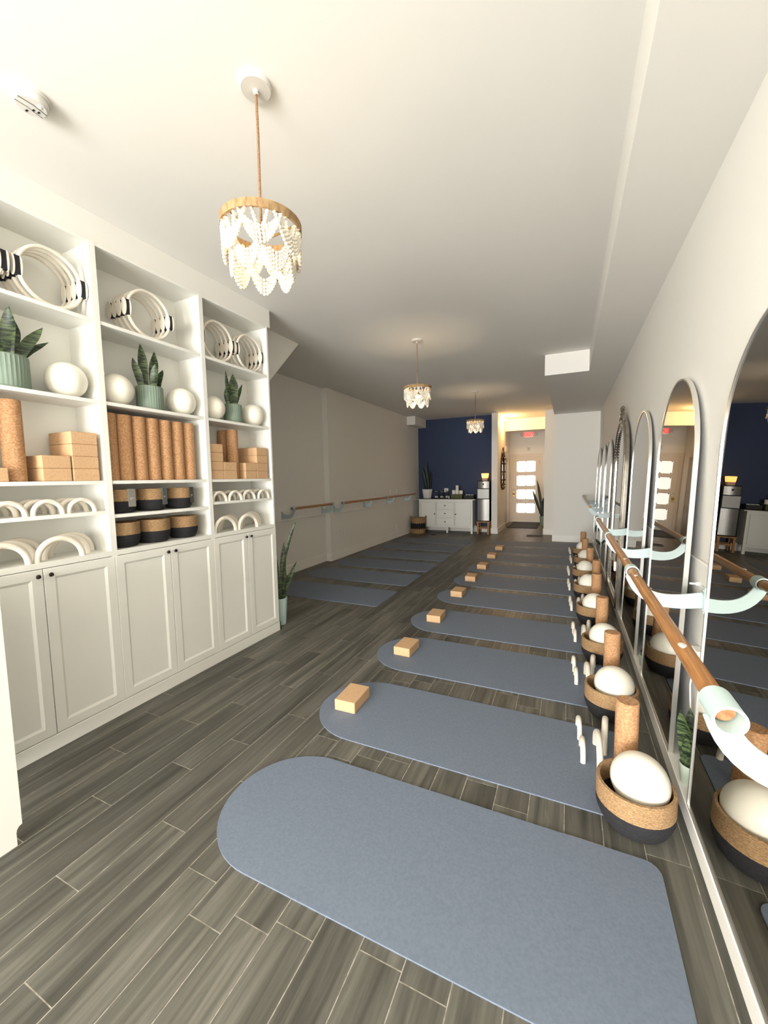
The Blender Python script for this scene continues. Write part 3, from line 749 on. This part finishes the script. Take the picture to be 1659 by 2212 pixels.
# ------------------------------------------------------------------ left wall: rail boards, barres, sockets
struct('trim_3', MB().box(XLN, XLN+0.02, 4.0, 6.25, 0.875, 1.125).box(XLF, XLF+0.02, 6.28, YB-0.02, 0.875, 1.125), 'trim', bevel=0.003)
barre('short wooden barre on the recessed part of the white wall', XLN+0.25, 1.08, 4.98, 6.13, XLN+0.02, [5.0, 6.12], -1, 'mintgrey', [0, 1.15], [(4.95, 0.06), (6.08, 0.06)])
barre('long wooden barre on the white wall leading to the sideboard', XLF+0.21, 1.08, 6.36, 10.2, XLF+0.02, [6.36, 7.55, 8.75, 9.85], -1, 'mintgrey', [0, 3.84], [(6.34, 0.05), (8.3, 0.05)])
def plate(label, x, y, z, w=0.07, h=0.12, nm='wall_socket', axis=0, rocker=True):
    t = thing(nm, label, 'socket', (x, y, z), 0, 'white wall plates')
    if axis == 0:
        MB().box(0, 0.012, -w/2, w/2, -h/2, h/2).build('cover_plate', 'plastic', t, bevel=0.002)
        MB().box(0.012, 0.014, -w*0.22, w*0.22, -h*0.3, h*0.3).build('insert', 'plastic', t)
    else:
        MB().box(-w/2, w/2, -0.006, 0, -h/2, h/2).build('cover_plate', 'plastic', t, bevel=0.002)
        MB().box(-w*0.22, w*0.22, -0.009, -0.006, -h*0.3, h*0.3).build('insert', 'greyplastic', t)
plate('white socket plate nearer the wall step, one of a low pair', XLF, 6.64, 0.5)
plate('white socket plate farther from the wall step, one of a low pair', XLF, 6.755, 0.5)
plate('single low white socket plate near the hamper', XLF, 9.38, 0.285)
plate('white switch plate alone above the long barre', XLF, 8.02, 1.185, 0.05)
plate('white switch plate above the barre, nearer the wall step of the close pair', XLF, 9.0, 1.185, 0.05)
plate('white switch plate above the barre, nearer the sideboard of the close pair', XLF, 9.42, 1.185, 0.05)
plate('white double socket on the navy wall above the sideboard', -3.16, YB, 1.15, 0.12, 0.11, axis=1)

# plant beside the shelving
plant('tall_snake_plant', 'tall narrow snake plant in a mint pot beside the end of the shelving', (-2.755, 3.30, 0), 0.075, 0.285, 'potmint',
      [(0.92, 0.038, 0.26, 0.5, -0.02, 1.0, 0.2), (0.62, 0.055, 0.02, 0.4, 0.06, 1.2, 0.3), (0.42, 0.045, 0.15, 0.3, 0.22, 0.6, 0.4), (0.55, 0.05, 0.03, 0.2, 0.0, 4.0, 0.3), (0.36, 0.04, 0.05, 0.2, 0.12, 1.4, 0.4)], 'plain', None, taper=0.74)

# ------------------------------------------------------------------ beaded pendants
def pendant():
    t = thing('beaded_pendant', '', 'pendant lamp', (0, 0, CEIL), 0, 'beaded pendant lamps')
    MB().lathe([(0.066, 0), (0.066, -0.014), (0.060, -0.020), (0.012, -0.022), (0.010, -0.036), (0.004, -0.038)], 36).build('canopy', 'plaster', t, smooth=True)
    RZ = -0.562
    MB().tube([(0, 0, -0.036), (0.002, 0, -0.2), (-0.001, 0, -0.4), (0, 0, RZ+0.02), (0, 0, RZ-0.06)], 0.0055, 8).build('cord', 'rope', t, smooth=True)
    R = 0.163
    MB().lathe([(R-0.005, -0.016), (R+0.005, -0.016), (R+0.005, 0.016), (R-0.005, 0.016), (R-0.005, -0.016)], 64, c=(0, 0, RZ), cap0=False, cap1=False).build('ring', 'rattan', t, smooth=True)
    sp = MB()
    for k in range(3):
        a = k*2*PI/3+0.3
        sp.tube([(0, 0, RZ-0.055), (R*math.cos(a), R*math.sin(a), RZ)], 0.004, 6)
    sp.lathe([(0.016, -0.078), (0.018, -0.045), (0.012, -0.04)], 16, c=(0, 0, RZ)).build('lamp_holder', 'brass', t)
    MB().sphere((0, 0, RZ-0.10), 0.028, 16, 12).build('bulb', 'bulb', t, smooth=True)
    br = 0.0073
    oct_ = MB().sphere((0, 0, 0), br, 8, 6)
    def strand(R0, half, depth, pinch, z0):
        pts = []; n = 120
        for i in range(n+1):
            s = -1+2*i/n
            ang = half*s; dz = -depth*(1-abs(s)**2.1)
            rr = R0-(R0*pinch)*(-dz/0.27)
            pts.append(Vector((rr*math.cos(ang), rr*math.sin(ang), z0+dz)))
        mb = MB(); acc = 0; last = pts[0]; nxt = 0
        for p in pts:
            acc += (p-last).length; last = p
            if acc >= nxt:
                mb.add([(v[0]+p.x, v[1]+p.y, v[2]+p.z) for v in oct_.v], oct_.f); nxt += br*2.02
        return mb
    TIER = [(0.153, PI/7*1.2, [0.066, 0.082, 0.098, 0.114, 0.130], 0.04, 7, 0.0), (0.148, PI/7*1.45, [0.142, 0.158, 0.174, 0.190, 0.206], 0.25, 7, PI/7)]
    for (R0, half, ds, pinch, cnt, a0) in TIER:
        for j, d in enumerate(ds):
            me = strand(R0+0.002*j, half, d, pinch, RZ-0.012).mesh('bead_strand'); me.materials.append(M['bead']); shade(me, 180)
            for k in range(cnt):
                o = bpy.data.objects.new('bead_strand', me); COL.objects.link(o); o.parent = t; o.rotation_euler = (0, 0, a0+2*PI*k/cnt)
    return t
def pendant_light(loc, e):
    l = bpy.data.lights.new('pendant_bulb_light', 'POINT'); l.energy = e; l.color = (1.0, 0.78, 0.52); l.shadow_soft_size = 0.032
    o = bpy.data.objects.new('pendant_bulb_light', l); COL.objects.link(o); o.location = loc
    return o
pd = pendant(); bpy.context.view_layer.update()
pd.location = (-1.212, 1.43, CEIL); pd['label'] = 'beaded pendant lamp hanging in front of the tall shelving, farthest from the navy wall'
dup(pd, 'beaded pendant lamp hanging between the other two, second from the navy wall', (-1.68, 4.66, CEIL), 0.2)
dup(pd, 'beaded pendant lamp hanging in front of the navy wall', (-1.67, 7.9, CEIL), 0.35)
for (x, y, e_) in ((-1.212, 1.43, PEND_W[0]), (-1.68, 4.66, PEND_W[1]), (-1.67, 7.9, PEND_W[2])): pendant_light((x, y, CEIL-0.562-0.10), e_)

# smoke detector
t = thing('smoke_detector', 'round white smoke detector on the ceiling', 'smoke detector', (-2.10, 1.055, CEIL))
MB().lathe([(0.068, 0), (0.068, -0.010), (0.062, -0.012)], 40).build('base', 'detector', t, smooth=True)
MB().lathe([(0.060, -0.012), (0.062, -0.018), (0.060, -0.034), (0.052, -0.040), (0.02, -0.041)], 40).build('body', 'detector', t, smooth=True)
MB().lathe([(0.009, -0.0405), (0.009, -0.0425), (0.006, -0.043)], 14, c=(0.03, 0.015, 0)).build('test_button', 'plastic', t)
for (dx, dy) in ((-0.035, 0.0), (-0.002, 0.028), (-0.008, 0.012)):
    MB().box(dx-0.007, dx+0.007, dy-0.003, dy+0.003, -0.0422, -0.040).build('vent_slot', 'black', t)
MB().tube([(-0.018, -0.05, -0.0405), (-0.012, -0.01, -0.0412), (-0.02, 0.05, -0.0405)], 0.0012, 5).tube([(0.012, -0.052, -0.0405), (0.02, 0, -0.0412), (0.010, 0.052, -0.0405)], 0.0016, 5).build('seam', 'slate', t)

# ------------------------------------------------------------------ sideboard against the navy wall
YS = 10.60
t = thing('sideboard', 'white sideboard with two doors, three drawers and dark top, by the navy wall', 'sideboard', (-3.06, YS, 0))
def lx(x): return x+3.06
MB().box(lx(-3.81), lx(-2.31), 0.032, 0.44, 0.19, 0.905).build('body', 'cab', t)
MB().box(lx(-3.81), lx(-2.31), 0.0, 0.02, 0.845, 0.905).box(lx(-3.81), lx(-2.31), 0.0, 0.02, 0.155, 0.195).build('front_rail', 'cab', t)
for x in (-3.81, -2.362): MB().box(lx(x), lx(x+0.052), -0.002, 0.05, 0, 0.905).build('leg', 'cab', t)
for x in (-3.81, -2.362): MB().box(lx(x), lx(x+0.052), 0.40, 0.45, 0, 0.905).build('leg', 'cab', t)
MB().box(lx(-3.03), lx(-2.985), 0.0, 0.045, 0, 0.155).build('middle_foot', 'cab', t)
MB().box(lx(-3.865), lx(-2.245), -0.03, 0.465, 0.905, 0.922).build('cornice', 'cab', t, bevel=0.003)
MB().box(lx(-3.865), lx(-2.245), -0.03, 0.465, 0.922, 0.934).build('top', 'darktop', t, bevel=0.002)
def front(name, x0, x1, z0, z1, kx, kz):
    d = MB().box(lx(x0+0.007), lx(x1-0.007), 0.005, 0.0315, z0+0.006, z1-0.006).build(name, 'cab', t, bevel=0.002)
    k = MB().sphere((lx(kx), -0.012, kz), 0.016, 12, 8).build('knob', 'black', d, smooth=True)
    return d
front('door', -3.755, -3.335, 0.20, 0.84, -3.36, 0.515)
front('door', -2.795, -2.365, 0.20, 0.84, -2.77, 0.515)
for z0, z1 in ((0.655, 0.84), (0.427, 0.635), (0.20, 0.407)): front('drawer', -3.31, -2.82, z0, z1, -3.065, (z0+z1)/2)
for xa, xb, za, zb in ((-3.758, -3.755, .195, .845), (-2.365, -2.362, .195, .845), (-3.335, -3.31, .195, .845), (-2.82, -2.795, .195, .845)): MB().box(lx(xa), lx(xb), 0.0, 0.02, za, zb).build('stile', 'cab', t)
for z in (0.637, 0.409): MB().box(lx(-3.31), lx(-2.82), 0.0, 0.02, z, z+0.016).build('divider_rail', 'cab', t)
ZT = 0.934
plant('snake_plant', 'dark tall snake plant in a white pot on the sideboard', (-3.65, 10.86, ZT), 0.15, 0.255, 'potwhite',
      [(0.80, 0.06, 0.02, 0.4, -0.10, 0.3, 0.3), (0.70, 0.06, 0.02, 0.5, 0.16, 3.5, 0.2), (0.55, 0.06, 0.02, 0.2, 0.05, 0.2, 0.4), (0.42, 0.055, 0.05, 0.3, 0.05, 0.8, 0.5), (0.6, 0.05, 0.02, 0.2, 0.08, 3.0, 0.4), (0.48, 0.05, 0.02, 0.2, 0.05, 1.8, 0.3)], 'plain', None, 'darkleaf', taper=0.76)
def jar(label, x, r, h):
    t = thing('glass_jar', label, 'jar', (x, 10.80, ZT), 0, 'glass jars on the sideboard')
    MB().lathe([(r*0.92, 0), (r, 0.012), (r, h*0.72), (r*0.72, h*0.84), (r*0.72, h*0.9), (r*0.66, h*0.9), (r*0.66, h*0.82), (r*0.9, h*0.7), (r*0.9, 0.02), (r*0.5, 0.015)], 24).build('body', 'glass', t, smooth=True)
    MB().lathe([(r*0.76, h*0.9), (r*0.78, h*0.96), (r*0.6, h)], 24).build('lid', 'steel', t, smooth=True)
    MB().lathe([(r*0.86, 0.021), (r*0.86, h*0.3), (r*0.3, h*0.34)], 18).build('contents', 'towel', t, smooth=True)
jar('glass jar next to the white plant pot on the sideboard', -3.362, 0.055, 0.205)
jar('glass jar in the middle of three on the sideboard', -3.205, 0.055, 0.205)
jar('glass jar of the three nearest the small dish on the sideboard', -3.062, 0.055, 0.205)
tag(MB().lathe([(0.025, 0), (0.036, 0.008), (0.036, 0.05), (0.04, 0.052), (0.04, 0.065), (0.012, 0.085)], 20).build('lidded_dish', 'steel', None, smooth=True, loc=(-2.985, 10.72, ZT)), 'small lidded metal dish between the jars and the olive box', 'dish')
def openbox(name, label, x0, x1, y0, y1, h, m):
    th = 0.008
    mb = MB().box(x0, x1, y0, y1, ZT, ZT+0.008).box(x0, x0+th, y0, y1, ZT, ZT+h).box(x1-th, x1, y0, y1, ZT, ZT+h).box(x0, x1, y0, y0+th, ZT, ZT+h).box(x0, x1, y1-th, y1, ZT, ZT+h)
    return tag(mb.build(name, m), label, 'box')
openbox('storage_box', 'olive green box holding rolled white towels on the sideboard', -2.92, -2.60, 10.66, 10.86, 0.125, 'olive')
openbox('low_tray_box', 'low dark box with white cups on the sideboard', -2.565, -2.29, 10.66, 10.86, 0.095, 'slate')
def towel(label, loc, up=True, r=0.048, h=0.22):
    n = 60
    sp = [( (0.008+ (r-0.008)*i/n)*math.cos(i*0.62), (0.008+(r-0.008)*i/n)*math.sin(i*0.62)) for i in range(n+1)]
    o = MB().lathe([(r*0.3, h*0.985), (r*0.35, h), (r*0.6, h*0.985), (r*0.8, h), (r*0.95, h*0.985), (r, h*0.95), (r, 0.012), (r*0.9, 0)], 24).build('rolled_towel', 'towel', None, smooth=True, loc=loc)
    if not up: o.rotation_euler = (-PI/2, 0, 0)
    return tag(o, label, 'towel', 'rolled towels in the olive box')
towel('rolled white towel standing in the olive box, on the jar side', (-2.858, 10.76, ZT+0.008))
towel('rolled white towel standing in the middle of the olive box', (-2.758, 10.719, ZT+0.008), h=0.235)
towel('rolled white towel standing in the olive box, on the dark box side', (-2.660, 10.765, ZT+0.008), h=0.21)
towel('rolled white towel perched on top of the others', (-2.757, 10.735, ZT+0.242), h=0.115, r=0.04)
for i, x in enumerate((-2.505, -2.43, -2.355)):
    tag(MB().lathe([(0.026, 0), (0.034, 0.088), (0.036, 0.09), (0.036, 0.098), (0.02, 0.103)], 18).build('paper_cup', 'potwhite', None, smooth=True, loc=(x, 10.76, ZT+0.009)),
        'white lidded cup in the low dark box, %s from the olive box' % ORD[i], 'cup', 'cups in the dark box')

# hamper
t = thing('woven_hamper', 'round woven hamper with a black zigzag band beside the sideboard', 'hamper', (-3.753, 10.352, 0))
def coil(r0, r1, z0, z1, step=0.014):
    n = max(2, int((z1-z0)/step)); return [(r0+(r1-r0)*(i+k)/n+0.003*math.sin(PI*(k+0.15)), z0+(z1-z0)*(i+k)/n) for i in range(n) for k in (0, .35, .7)]+[(r1, z1)]
RH = 0.205
MB().lathe([(0.12, 0)]+coil(RH*0.93, RH, 0.004, 0.145), 40, cap1=False).build('lower_band', 'jute', t, smooth=True)
MB().lathe(coil(RH, RH, 0.145, 0.275), 40, cap0=False, cap1=False).build('middle_band', 'black', t, smooth=True)
MB().lathe(coil(RH, RH, 0.275, 0.43)+[(RH-0.012, 0.43), (RH-0.012, 0.05), (0.02, 0.03)], 40, cap0=False).build('upper_band', 'jute', t, smooth=True)
for z, s in ((0.275, 1), (0.145, -1)):
    zz = MB()
    for k in range(24):
        a = 2*PI*k/24
        c_, s_ = math.cos(a), math.sin(a); r_ = RH+0.0045; da = 0.1
        zz.add([(r_*math.cos(a-da), r_*math.sin(a-da), z-0.003*s), (r_*math.cos(a+da), r_*math.sin(a+da), z-0.003*s), (r_*c_, r_*s_, z+0.03*s),
                (RH*math.cos(a-da), RH*math.sin(a-da), z-0.003*s), (RH*math.cos(a+da), RH*math.sin(a+da), z-0.003*s), (RH*c_, RH*s_, z+0.03*s)], [(0, 1, 2), (3, 5, 4), (0, 3, 4, 1), (1, 4, 5, 2), (2, 5, 3, 0)])
    zz.build('zigzag_edge', 'black', t)
for s in (0.4, PI+0.4):
    MB().tube([(RH*math.cos(s+0.25), RH*math.sin(s+0.25), 0.42), (RH*1.02*math.cos(s+0.15), RH*1.02*math.sin(s+0.15), 0.475), (RH*1.02*math.cos(s-0.15), RH*1.02*math.sin(s-0.15), 0.475), (RH*math.cos(s-0.25), RH*math.sin(s-0.25), 0.42)], 0.008, 8).build('handle', 'rope', t, smooth=True)

# stool and water cooler
t = thing('wooden_stool', 'small light oak stool under the water cooler', 'stool', (-2.045, 10.78, 0))
MB().box(-0.17, 0.17, -0.16, 0.16, 0.305, 0.335).build('seat', 'oak', t, bevel=0.004)
for sx in (-1, 1):
    for sy in (-1, 1):
        MB().box(sx*0.135-0.024, sx*0.135+0.024, sy*0.125-0.024, sy*0.125+0.024, 0, 0.305).build('leg', 'oak', t, bevel=0.003)
for sy in (-1, 1): MB().box(-0.111, 0.111, sy*0.125-0.01, sy*0.125+0.01, 0.14, 0.175).build('stretcher', 'oak', t)
t = thing('water_cooler', 'stainless steel water cooler standing on the oak stool', 'water cooler', (-2.045, 10.80, 0.335))
MB().box(-0.155, 0.155, -0.12, 0.17, 0, 1.07).build('casing', 'black', t, bevel=0.01)
MB().prism([(-0.152, -0.12)] + [(-0.152+0.304*i/10, -0.12-0.022*math.sin(PI*i/10)) for i in range(11)] + [(0.152, -0.12)], 0.02, 0.585, 2).build('lower_panel', 'steel', t)
MB().box(-0.152, 0.152, -0.145, -0.12, 0.60, 0.86).build('dispenser_panel', 'steel', t, bevel=0.006)
MB().prism([(-0.15+0.30*i/10, -0.118-0.03*math.sin(PI*i/10)) for i in range(11)], 0.875, 1.055, 2).build('control_head', 'steel', t)
MB().lathe([(0.03, -0.01), (0.034, 0.0), (0.034, 0.006), (0.02, 0.008)], 20).build('spout', 'black', t).location = (0, -0.15, 0.865)
MB().box(-0.022, 0.022, -0.15, -0.146, 0.965, 1.0).build('dial', 'black', t)
t = thing('salt_lamp', 'glowing tapered salt lamp on top of the water cooler', 'lamp', (-2.015, 10.76, 1.405))
def taper(w0, w1, z0, z1): return MB().add([(-w0, -w0, z0), (w0, -w0, z0), (w0, w0, z0), (-w0, w0, z0), (-w1, -w1, z1), (w1, -w1, z1), (w1, w1, z1), (-w1, w1, z1)], [(0,3,2,1),(4,5,6,7),(0,1,5,4),(1,2,6,5),(2,3,7,6),(3,0,4,7)])
taper(0.062, 0.073, 0.0, 0.075).build('base', 'saltbase', t, bevel=0.008)
taper(0.073, 0.085, 0.075, 0.195).build('glowing_body', 'salt', t, bevel=0.012)

# floor details
tag(MB().lathe([(0.07, 0), (0.07, 0.006), (0.05, 0.009), (0.015, 0.009)], 24).build('floor_outlet_cover', 'black', None, loc=(-3.25, 10.12, 0)), 'round dark cover on the floor in front of the sideboard', 'floor cover')
t = thing('floor_vent', 'dark brown floor vent strip at the hallway mouth', 'floor vent', (-0.76, 10.66, 0))
MB().box(-0.19, 0.19, -0.08, 0.08, 0, 0.022).build('rim', 'vent', t, bevel=0.003)
for k in range(8): MB().box(-0.17+0.0425*k, -0.15+0.0425*k, -0.06, 0.06, 0.022, 0.026).build('slat', 'black', t)

# ------------------------------------------------------------------ hallway
YDR = 13.85
d = struct('door_1', MB().box(-1.715, -1.57, YDR, YDR+0.045, 0.01, 2.13).box(-0.99, -0.865, YDR, YDR+0.045, 0.01, 2.13)
    .box(-1.57, -0.99, YDR, YDR+0.045, 0.01, 0.30).box(-1.57, -0.99, YDR, YDR+0.045, 0.62, 0.755).box(-1.57, -0.99, YDR, YDR+0.045, 1.075, 1.19).box(-1.57, -0.99, YDR, YDR+0.045, 1.53, 1.645).box(-1.57, -0.99, YDR, YDR+0.045, 1.995, 2.13), 'doorpaint')
for z0, z1 in ((0.30, 0.62), (0.755, 1.075), (1.19, 1.53), (1.645, 1.995)):
    p = MB().box(-1.57, -0.99, YDR+0.016, YDR+0.026, z0, z1).build('pane', 'frost', d)
    cl = MB()
    for cx_ in (-1.545, -1.28, -1.015):
        for cz in (z0+0.012, z1-0.012): cl.box(cx_-0.012, cx_+0.012, YDR+0.006, YDR+0.016, cz-0.012, cz+0.012)
    cl.build('glazing_clip', 'black', p)['kind'] = 'stuff'
MB().box(-1.385, -1.185, YDR-0.008, YDR, 0.665, 0.715).build('mail_slot', 'plastic', d, bevel=0.003)
MB().lathe([(0.028, 0), (0.03, 0.012), (0.018, 0.02)], 18).build('deadbolt', 'silver', d).location = (-1.66, YDR-0.02, 1.08)
hnd = MB().sphere((-1.655, YDR-0.055, 0.93), 0.032, 14, 10).tube([(-1.655, YDR, 0.93), (-1.655, YDR-0.05, 0.93)], 0.012, 10).box(-1.685, -1.625, YDR-0.008, YDR, 0.84, 1.0).build('handle', 'brass', d, smooth=True)
for z in (0.25, 1.05, 1.9): MB().box(-0.872, -0.855, YDR-0.012, YDR, z, z+0.1).build('hinge', 'black', d)
struct('trim_4', MB().box(-1.79, -1.715, YDR-0.02, YDR, 0, 2.13).box(-0.865, -0.79, YDR-0.02, YDR, 0, 2.13).box(-1.79, -0.79, YDR-0.02, YDR, 2.13, 2.2).box(-1.8, -0.78, YDR-0.028, YDR, 2.2, 2.225), 'doorpaint')
d2 = struct('door_2', MB().box(-1.8, -1.785, 12.32, 13.12, 0.01, 2.08), 'doorgrey')
for z in (0.35, 1.05, 1.8): MB().box(-1.8, -1.772, 12.30, 12.325, z, z+0.1).build('hinge', 'black', d2)
struct('trim_5', MB().box(-1.8, -1.775, 12.24, 12.32, 0, 2.08).box(-1.8, -1.775, 13.12, 13.2, 0, 2.08).box(-1.8, -1.775, 12.24, 13.2, 2.08, 2.15), 'doorpaint')

# exit sign with two lamp heads
t = thing('exit_sign', 'red exit sign with two small lamp heads above the glazed door', 'exit sign', (-1.205, YDR, 2.83))
MB().box(-0.16, 0.16, -0.06, 0, -0.095, 0.105).build('housing', 'plastic', t, bevel=0.008)
MB().box(-0.145, 0.145, -0.064, -0.06, -0.08, 0.09).build('face', 'exitface', t)
cu = bpy.data.curves.new('exit_text', 'FONT'); cu.body = 'EXIT'; cu.size = 0.165; cu.align_x = 'CENTER'; cu.align_y = 'CENTER'; cu.extrude = 0.002; cu.offset = 0.004
tmp = bpy.data.objects.new('exit_text', cu); COL.objects.link(tmp)
dg = bpy.context.evaluated_depsgraph_get(); me = bpy.data.meshes.new_from_object(tmp.evaluated_get(dg)); bpy.data.objects.remove(tmp)
me.materials.clear(); me.materials.append(M['red'])
tx = bpy.data.objects.new('lettering', me); COL.objects.link(tx); tx.parent = t; tx.location = (0, -0.067, 0.005); tx.rotation_euler = (PI/2, 0, 0)
for s in (-1, 1):
    hd = MB().box(s*0.225-0.042, s*0.225+0.042, -0.085, -0.02, -0.04, 0.05).build('lamp_head', 'plastic', t, bevel=0.012)
    MB().box(s*0.225-0.03, s*0.225+0.03, -0.089, -0.085, -0.028, 0.038).build('lens', 'greyplastic', hd)
    MB().tube([(s*0.15, -0.03, 0.0), (s*0.2, -0.04, 0.0)], 0.012, 8).build('arm', 'plastic', t)
tag(MB().box(-1.25, -1.165, YDR-0.03, YDR, 2.33, 2.43).box(-1.235, -1.18, YDR-0.036, YDR-0.03, 2.38, 2.415).build('door_chime', 'greyplastic', None, bevel=0.004), 'small grey sensor box above the glazed door', 'sensor')
tag(MB().box(-1.797, -1.72, 12.5, 12.78, 2.24, 2.42).build('alarm_box', 'plastic', None, bevel=0.02), 'white rounded box high on the hallway wall', 'wall box')

# warm hallway spotlight
t = thing('hall_spotlight', 'lit warm spotlight high in the hallway corner', 'lamp', (-1.61, 11.55, CEIL))
MB().lathe([(0.05, 0), (0.05, -0.02), (0.02, -0.025)], 20).build('canopy', 'plastic', t, smooth=True)
MB().lathe([(0.028, -0.03), (0.045, -0.05), (0.05, -0.085), (0.03, -0.086)], 20).build('shade', 'plastic', t, smooth=True)
MB().sphere((0, 0, -0.1), 0.032, 14, 10).build('bulb', 'lampglow', t, smooth=True)
l = bpy.data.lights.new('hall_spotlight_light', 'POINT'); l.energy = 34; l.color = (1.0, 0.60, 0.24); l.shadow_soft_size = 0.035
o = bpy.data.objects.new('hall_spotlight_light', l); COL.objects.link(o); o.location = (-1.60, 11.55, CEIL-0.17)

# carved mirror on the hallway partition
t = thing('carved_mirror', 'dark carved wood mirror with tall crest on the hallway partition', 'mirror', (-1.703, 11.57, 1.14))
def oval(ry, z0, z1, n=36):
    zc, rz_ = (z0+z1)/2, (z1-z0)/2
    return [(ry*math.copysign(abs(math.cos(a))**0.7, math.cos(a)), zc+rz_*math.copysign(abs(math.sin(a))**0.7, math.sin(a))) for a in [2*PI*i/n for i in range(n)]]
oo, ii = oval(0.30, 0.02, 0.98), oval(0.235, 0.09, 0.91); n = len(oo)
vs = [(0.03, p[0], p[1]) for p in oo]+[(0.04, p[0], p[1]) for p in ii]+[(0.0, p[0], p[1]) for p in oo]+[(0.0, p[0], p[1]) for p in ii]
fs = []
for k in range(n):
    q = (k+1) % n; fs += [(k, q, n+q, n+k), (2*n+k, 3*n+k, 3*n+q, 2*n+q), (k, 2*n+k, 2*n+q, q), (n+k, n+q, 3*n+q, 3*n+k)]
MB().add(vs, fs).build('frame', 'bronze', t)
kn = MB()
for k in range(0, n, 2): kn.sphere((0.035, oo[k][0], oo[k][1]), 0.026, 8, 6)
kn.build('carving', 'bronze', t, smooth=True)['kind'] = 'stuff'
MB().prism(ii, 0.008, 0.014, 0).build('glass', 'mirror', t)
c_ = MB().sphere((0.03, 0, 1.03), 0.07, 12, 8, (0.4, 1.2, 0.9)).sphere((0.03, 0, 1.12), 0.04, 10, 8, (0.6, 1, 1.6))
for s in (-1, 1): c_.tube([(0.03, s*0.03, 1.0), (0.03, s*0.12, 1.04), (0.03, s*0.19, 0.99), (0.03, s*0.2, 0.93)], [0.025, 0.024, 0.018, 0.01], 8)
c_.build('crest', 'bronze', t, smooth=True)

tag(MB().box(-1.65, -0.81, 12.16, 13.72, 0, 0.012).build('door_mat', 'black', None, bevel=0.003), 'black rectangular doormat in front of the glazed door', 'doormat')
plant('hall_snake_plant', 'snake plant with one tall leaf in a sage pot by the hallway door', (-0.69, 12.95, 0), 0.105, 0.30, 'pot',
      [(1.15, 0.07, 0.05, 0.3, 0.10, 3.14, 0.2), (0.82, 0.075, 0.03, 0.3, 0.30, 3.2, 0.4), (0.8, 0.07, 0.0, 0.3, 0.03, 0.4, 0.3), (0.6, 0.07, 0.0, 0.3, 0.02, 1.8, 0.4)], 'plain', None, 'darkleaf', taper=0.8)
